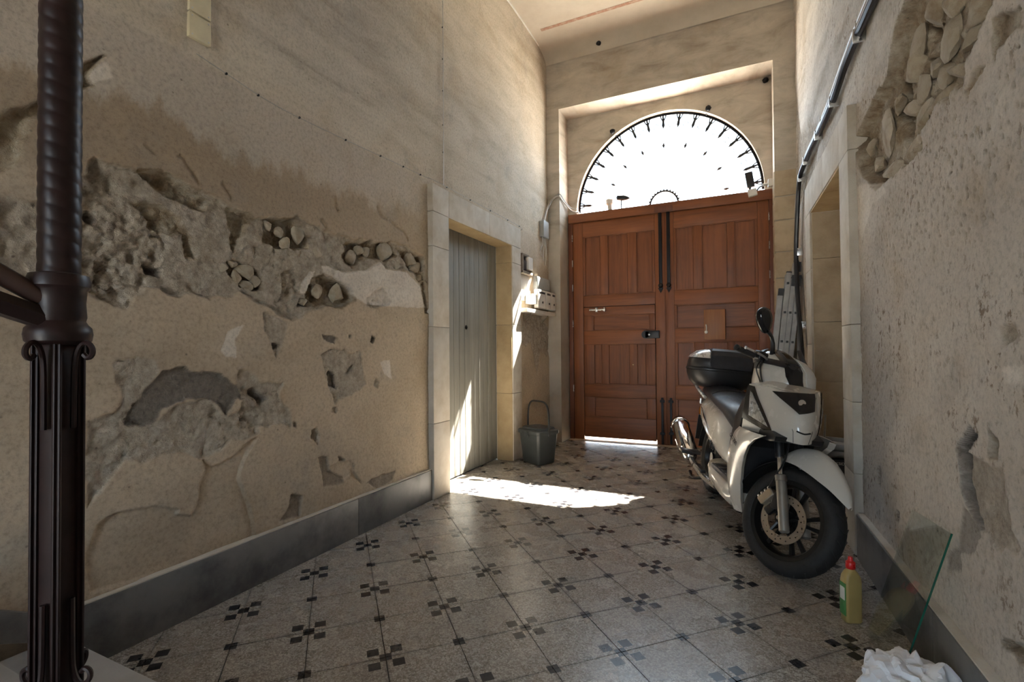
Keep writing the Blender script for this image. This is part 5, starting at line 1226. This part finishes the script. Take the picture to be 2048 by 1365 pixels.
# top cover of the shield, behind the nose
m = B_()
rows = [[nose(-1 + 2 * j / 20, top_w(-1 + 2 * j / 20)).lerp(Vector((WB - .27, 0, 1.035)), i / 6) for j in range(21)] for i in range(7)]
sheet(m, rows, .004); m.build('shield_top', 'white_paint', sc, True, 50)
m = B_(); m.loft([se(WB - .34, .0, .11, .135, .96, 28, 2.6), se(WB - .345, 0, .115, .135, 1.02, 28, 2.6), se(WB - .36, 0, .11, .125, 1.09, 28, 2.6)]); m.build('neck', 'white_paint', sc, True, 50)
# leg shield flanks either side of the wheel arch
FL = [(.205, -.31, .135, -.395, .160), (.30, -.255, .170, -.385, .200), (.40, -.225, .188, -.372, .222), (.50, -.205, .196, -.365, .232), (.58, -.165, .202, -.350, .236), (.65, -.105, .204, -.32, .234), (.70, -.02, .202, -.285, .228), (.735, .05, .178, -.25, .215)]
for sd in (-1, 1):
    rows = []
    for w, uf, vf, ub, vb in FL:
        r = []
        for j in range(8):
            t = j / 7; bul = math.sin(PI * t) * .016
            r.append((WB + uf + (ub - uf) * t, sd * (vf + (vb - vf) * t + bul), w))
        rows.append(r)
    m = B_(); sheet(m, rows, .006); fk = m.build('leg_shield', 'white_paint', sc, True, 50)
    m = B_(); rows2 = [[(WB + uf - .010 * k, sd * (vf - .010 * k), w) for k in range(3)] for w, uf, vf, ub, vb in FL]; sheet(m, rows2, .004); m.build('arch_lip', 'white_paint', fk, True, 50)
    if sd < 0:
        a = Vector((WB - .235, -.2475, .655)); ux = Vector((.93, .08, -.36)).normalized(); nn = Vector((.12, -.98, .10)).normalized(); uy = nn.cross(ux).normalized(); ux = uy.cross(nn)
        text_mesh('lettering', 'GTI 300i', .034, Matrix(((ux.x, uy.x, nn.x, a.x), (ux.y, uy.y, nn.y, a.y), (ux.z, uy.z, nn.z, a.z), (0, 0, 0, 1))), 'gloss_black', fk)
# dark wheel-arch liner and inner shield
m = B_()
m.loft([[(WB + u, -b, w), (WB + u, b, w), (WB + u - .05, b, w + .0), (WB + u - .05, -b, w)] for u, b, w in ((-.36, .15, .22), (-.345, .19, .36), (-.33, .205, .52), (-.27, .21, .64), (-.20, .20, .72))]); m.build('arch_liner', 'black_plastic', sc, True, 30)
m = B_(); m.loft([[(WB - .20, -.17, w), (WB - .20, .17, w), (WB + u, .12, w), (WB + u, -.12, w)] for u, w in ((-.02, .70), (.05, .715), (.06, .74), (.0, .76))]); m.build('arch_roof', 'black_plastic', sc, True, 30)
m = B_(); m.loft([prof_ring(u, zb, zt, b, 20, .85, 3.2) for u, zb, zt, b in ((WB - .44, .30, .86, .16), (WB - .42, .25, .95, .215), (WB - .36, .24, 1.0, .225), (WB - .28, .45, 1.0, .205))]); m.build('inner_shield', 'black_paint', sc, True, 40)

# ---- floor, belly and rear body
m = B_(); m.box((.60, -.19, .335), (WB - .36, .19, .372), .012, 3); m.build('floorboard', 'seat_vinyl', sc)
for k in range(5):
    m = B_(); m.box((.66 + .09 * k, -.18, .371), (.70 + .09 * k, -.09, .377), .002); m.build('foot_rib', 'black_plastic', sc)
m = B_(); m.loft([prof_ring(u, zb, zt, b, 20, .95, 3.0) for u, zb, zt, b in ((.30, .27, .355, .10), (.40, .24, .372, .165), (.60, .20, .368, .20), (.90, .185, .362, .208), (1.08, .190, .356, .203), (WB - .36, .215, .345, .175), (WB - .30, .235, .30, .13))]); m.build('belly_panel', 'white_paint', sc, True, 50)
m = B_(); m.box((.45, -.10, .17), (1.0, .10, .24), .03, 3); m.build('engine_sump', 'black_plastic', sc)
rings = []
for u, zb, zt, b in ((-.40, .70, .765, .035), (-.34, .66, .80, .075), (-.20, .62, .83, .13), (0, .56, .835, .17), (.2, .51, .82, .193), (.4, .46, .80, .205), (.58, .42, .765, .203), (.72, .395, .70, .185), (.80, .385, .62, .160), (.835, .385, .56, .14)):
    rings.append(prof_ring(u, zb, zt, b, 28, .74, 3.0))
m = B_(); m.loft(rings); rb_ = m.build('rear_body', 'white_paint', sc, True, 50)
m = B_()
for k in range(4): m.box((.555 + .030 * k, -.2075 + .003 * abs(k - 1), .475 - .006 * k), (.572 + .030 * k, -.195, .525 - .010 * k), .004)
m.build('vent', 'gloss_black', rb_)
m = B_(); m.tube([(.12, -.188, .72), (.30, -.205, .665), (.5, -.209, .60)], [.003, .006, .002], 6); m.build('chrome_line', 'chrome', rb_)
for sd in (-1, 1):
    m = B_(); m.box((-.16, sd * .142 - .01, .735), (.02, sd * .172 + .004, .785), .012, 3, Matrix.Rotation(sd * math.radians(12), 3, 'Z')); m.build('side_reflector', 'silver', rb_)
m = B_(); m.loft([prof_ring(u, zb, zt, b, 18, .9, 3) for u, zb, zt, b in ((.74, .36, .62, .10), (.80, .355, .70, .125), (.88, .36, .62, .115), (.94, .365, .46, .10))]); m.build('centre_tunnel', 'black_plastic', sc, True, 40)
# seat
m = B_(); m.loft([prof_ring(u, zb, zt, b, 24, .72, 2.7) for u, zb, zt, b in ((-.26, .80, .865, .07), (-.20, .79, .905, .125), (-.05, .785, .915, .155), (.15, .775, .905, .172), (.28, .77, .885, .178), (.36, .76, .865, .176), (.46, .745, .845, .172), (.60, .71, .835, .160), (.74, .645, .805, .140), (.83, .60, .755, .118), (.88, .60, .70, .08))]); m.build('seat', 'seat_vinyl', sc, True, 60)
m = B_(); m.tube(spline([(.33, -.17, .85), (.34, -.10, .883), (.345, 0, .892), (.34, .10, .883), (.33, .17, .85)], 5), .004, 6); m.build('seat_piping', 'black_plastic', sc)
# grab rail and case carrier
for sd in (-1, 1):
    m = B_(); m.tube(spline([(.10, sd * .165, .80), (-.08, sd * .19, .86), (-.28, sd * .165, .885), (-.36, sd * .09, .88)], 6), .014, 8); m.build('grab_rail', 'silver', sc)
m = B_(); m.box((-.36, -.11, .865), (.02, .11, .893), .008, 2); m.build('carrier', 'black_plastic', sc)
# top case
tc = part('top_case', 'black top case with a silver trimmed lid'); cu = -.125
R_ = lambda a, b, w, dw=.02: se(cu, 0, a, b, w, 44, 2.7, dw)
m = B_(); m.loft([R_(.13, .16, .880), R_(.165, .215, .888), R_(.195, .255, .925), R_(.213, .280, .985), R_(.217, .286, 1.018), R_(.212, .280, 1.024)]); m.build('base_shell', 'black_paint', tc, True, 40)
m = B_(); m.loft([R_(.221, .291, 1.022), R_(.223, .293, 1.030), R_(.221, .291, 1.04)]); m.build('seam_band', 'black_plastic', tc, True, 40)
m = B_(); m.loft([R_(.212, .280, 1.038), R_(.217, .285, 1.045), R_(.214, .280, 1.10), R_(.198, .260, 1.15), R_(.165, .215, 1.185), R_(.11, .14, 1.203), R_(.04, .05, 1.208)]); m.build('lid', 'black_paint', tc, True, 50)
m = B_(); m.loft([R_(.2165, .2835, 1.122, .03), R_(.2035, .2665, 1.149, .03), R_(.1715, .2225, 1.185, .03), R_(.112, .145, 1.2065, .03)], True, False); m.build('lid_trim', 'silver', tc, True, 50)
m = B_(); m.loft([[(cu + u, v, w) for u, v, w in ((.227 - t[0], -.15 + t[2], t[1]), (.232 - t[0], 0, t[1] + .003), (.227 - t[0], .185 - t[2], t[1]), (.10 - t[0] * .3, .195 - t[2], t[1]), (.10 - t[0] * .3, -.16 + t[2], t[1]))] for t in ((.003, 1.05, .012), (.004, 1.10, .004), (.016, 1.155, .004), (.05, 1.195, .012), (.09, 1.213, .03))]); m.build('back_pad', 'seat_vinyl', tc, True, 25)
# rear wheel, mudguard, exhaust
rwh = part('rear_wheel'); wheel(rwh, B_, 0, .285, .068, .195, 'rear')
m = B_(); m.loft([prof_ring(u, zb, zt, b, 16, .9, 3) for u, zb, zt, b in ((-.12, .22, .34, .05), (0, .20, .38, .06), (.25, .20, .42, .07), (.5, .20, .42, .07))]);
bm_ = m; 
for v in bm_.b.verts: v.co.y += .14
bm_.build('engine_case', 'alloy_black', sc, True, 40)
m = B_(); rows = [[(math.cos(a) * .325, v, .285 + math.sin(a) * .325 * (1 if abs(v) < .06 else .97)) for v in (-.085, -.06, 0, .06, .085)] for a in [math.radians(65 + 9 * k) for k in range(13)]]; sheet(m, rows, .004); m.build('rear_fender', 'black_plastic', sc, True, 50)
m = B_(); m.box((-.42, -.09, .60), (-.36, .09, .68), .012, 2); m.build('tail_light', 'amber', sc)
m = B_(); m.box((-.47, -.085, .36), (-.455, .085, .60), .004, 2, Matrix.Rotation(math.radians(14), 3, 'Y')); m.build('plate_holder', 'black_plastic', sc)
ex = part('exhaust', 'chrome exhaust silencer on the right side')
e0, e1 = Vector((-.36, -.268, .520)), Vector((.20, -.250, .290))
m = B_(); m.lathe([(.034, 0), (.062, .004), (.070, .02), (.070, .055), (.066, .06)], e0, e1, 28); m.build('end_cap', 'gloss_black', ex)
m = B_(); m.lathe([(.066, .045), (.072, .055), (.0725, .11), (.076, .30), (.074, .48), (.055, .565), (.03, .595)], e0, e1, 32); m.build('can', 'chrome', ex, True, 60)
m = B_(); m.lathe([(.0795, .05), (.082, .055), (.082, .085), (.0795, .09)], e0, e1, 28); m.build('band', 'chrome', ex)
m = B_(); m.tube(spline([e1 + Vector((-.05, .005, .02)), e1 + Vector((.06, .03, -.03)), e1 + Vector((.22, .07, -.08)), e1 + Vector((.40, .11, -.09))], 6), .024, 9); m.build('pipe', 'steel', ex)
m = B_(); m.box((-.02, -.332, .425), (.20, -.32, .45), .004, 2, Matrix.Rotation(math.radians(20), 3, 'Y')); m.box((.12, -.335, .345), (.26, -.19, .37), .006, 2); m.build('bracket', 'black_plastic', ex)
m = B_(); m.lathe([(.008, 0), (.008, .006), (0, .007)], (.02, -.325, .375), (.02, -1, .375), 10); m.build('bolt', 'gloss_black', ex)
# foot peg and stand
m = B_(); m.box((.28, -.235, .26), (.50, -.195, .285), .008, 2); m.box((.30, -.215, .20), (.33, -.195, .28), .005, 2); m.build('pillion_peg', 'black_plastic', sc)
m = B_(); m.tube(spline([(.30, -.12, .20), (.24, -.19, .16), (.10, -.205, .13), (-.02, -.20, .15)], 5), .012, 8); m.build('centre_stand', 'black_plastic', sc)
m = B_(); m.tube([(.55, .16, .22), (.52, .235, .05), (.52, .25, .022)], .012, 8); m.build('side_stand', 'black_plastic', sc)

# ---- handlebar, cowl and mirror (turn with the bars)
HU, HW = WB - .37, 1.072
cw = part('handlebar_cowl', 'white handlebar cowl with a black centre band')
def cowl(a, b, o=0.0):
    """a: azimuth from straight ahead, b: elevation"""
    r = lambda t, p: math.copysign(abs(t) ** p, t)
    x = math.cos(b) * math.cos(a); y = math.cos(b) * math.sin(a); z = math.sin(b)
    ru = .20 + o if x > 0 else .13 + o
    return Vector((HU + ru * r(x, .92) - .07 * z, (.150 + o) * r(y, .85), HW + (.135 + o) * r(z, .9) + (-.02 if z < 0 else 0)))
m = S_(); m.loft([[cowl(2 * PI * k / 32, math.radians(-80 + 160 * i / 16)) for k in range(32)] for i in range(17)]); m.build('shell', 'white_paint', cw, True, 60)
m = S_(); sheet(m, [[cowl(math.radians(-22 - 42 * (i / 14) ** 1.5 + (10 + 14 * i / 14) * (j / 4 - 1)), math.radians(-58 + 128 * i / 14), .005) for j in range(9)] for i in range(15)], .006); m.build('centre_band', 'gloss_black', cw, True, 50)
m = S_(); sheet(m, [[cowl(math.radians(2 - 22 * (i / 8) + 44 * j / 6), math.radians(-42 + 82 * i / 8), .004) for j in range(7)] for i in range(9)], .005); m.build('lamp_lens', 'white_plastic', cw, True, 50)
m = S_(); sheet(m, [[cowl(math.radians(-158 + 136 * j / 8), math.radians(6 + 14 * i / 4), .006) for j in range(9)] for i in range(5)], .006); m.build('side_band', 'black_paint', cw, True, 50)
m = S_(); sheet(m, [[cowl(math.radians(100 + 160 * j / 10), math.radians(-10 + 75 * i / 6), .004) for j in range(11)] for i in range(7)], .005); m.build('dashboard', 'black_paint', cw, True, 50)
for sd in (-1, 1):
    hb = part('handlebar', 'right grip with its lever' if sd < 0 else 'left grip with its lever')
    m = S_(); m.tube([(HU - .03, sd * .10, HW + .040), (HU - .075, sd * .318, HW + .050)], .0105, 10); m.build('bar', 'steel', hb)
    m = S_(); m.tube([(HU - .050, sd * .205, HW + .044), (HU - .073, sd * .308, HW + .049), (HU - .075, sd * .318, HW + .050)], [.0175, .018, .0165], 12); m.build('grip', 'rubber', hb)
    m = S_(); m.lathe([(.017, 0), (.019, .004), (.019, .02), (.012, .024)], (HU - .075, sd * .316, HW + .050), (HU - .085, sd * 1, HW + .07), 14); m.build('bar_end', 'black_plastic', hb)
    m = S_(); m.box((HU - .065, sd * .165 - .035, HW + .03), (HU - .01, sd * .165 + .035, HW + .085), .012, 3); m.build('switch_pod', 'black_plastic', hb)
    m = S_(); m.tube(spline([(HU + .005, sd * .15, HW + .045), (HU + .022, sd * .21, HW + .05), (HU + .008, sd * .28, HW + .055), (HU - .018, sd * .32, HW + .06)], 5), .0068, 7); m.sphere((HU - .018, sd * .322, HW + .06), .010, 2); m.build('lever', 'steel', hb)
    m = S_(); m.tube(spline([(HU - .01, sd * .16, HW + .04), (HU + .02, sd * .20, HW - .02), (HU + .04, sd * .17, HW - .10), (HU + .02, sd * .11, HW - .13)], 5), .005, 6); m.tube(spline([(HU - .02, sd * .17, HW + .035), (HU + .0, sd * .205, HW - .03), (HU + .02, sd * .17, HW - .09), (HU + .0, sd * .11, HW - .12)], 5), .004, 6); m.build('brake_hose', 'black_plastic', hb)
mi = part('mirror', 'black rear-view mirror on the right bar')
mc = Vector((HU + .00, -.278, HW + .252))
m = S_(); m.tube(spline([(HU - .02, -.10, HW + .075), (HU + .0, -.135, HW + .125), (HU + .0, -.18, HW + .185), mc - Vector((0, -.03, .045))], 5), [.013] * 8 + [.011] * 7 + [.012], 9); m.build('stalk', 'black_plastic', mi)
def tear(k, n, s, x):
    a = 2 * PI * k / n; rx = .050 * s * (1 + .30 * math.sin(a)); rz = .082 * s
    p = Vector((x, rx * math.cos(a), rz * math.sin(a)))
    return mc + Matrix.Rotation(math.radians(36), 3, 'X') @ p
m = S_(); m.loft([[tear(k, 28, s, x) for k in range(28)] for s, x in ((.3, .034), (.7, .030), (.93, .016), (1.0, 0), (.97, -.012), (.93, -.014))]); m.build('housing', 'gloss_black', mi, True, 60)
m = S_(); m.loft([[tear(k, 28, s, x) for k in range(28)] for s, x in ((.90, -.013), (.90, -.0155))]); m.build('mirror_glass', 'chrome', mi, False)
m = S_(); m.prism([(HU + .10, .07, HW + .075), (HU + .13, .135, HW + .02), (HU + .03, .06, HW + .185)], (0, 0, 0), (-.05, .03, 0)); m.build('mirror_stub', 'black_plastic', sc, False)
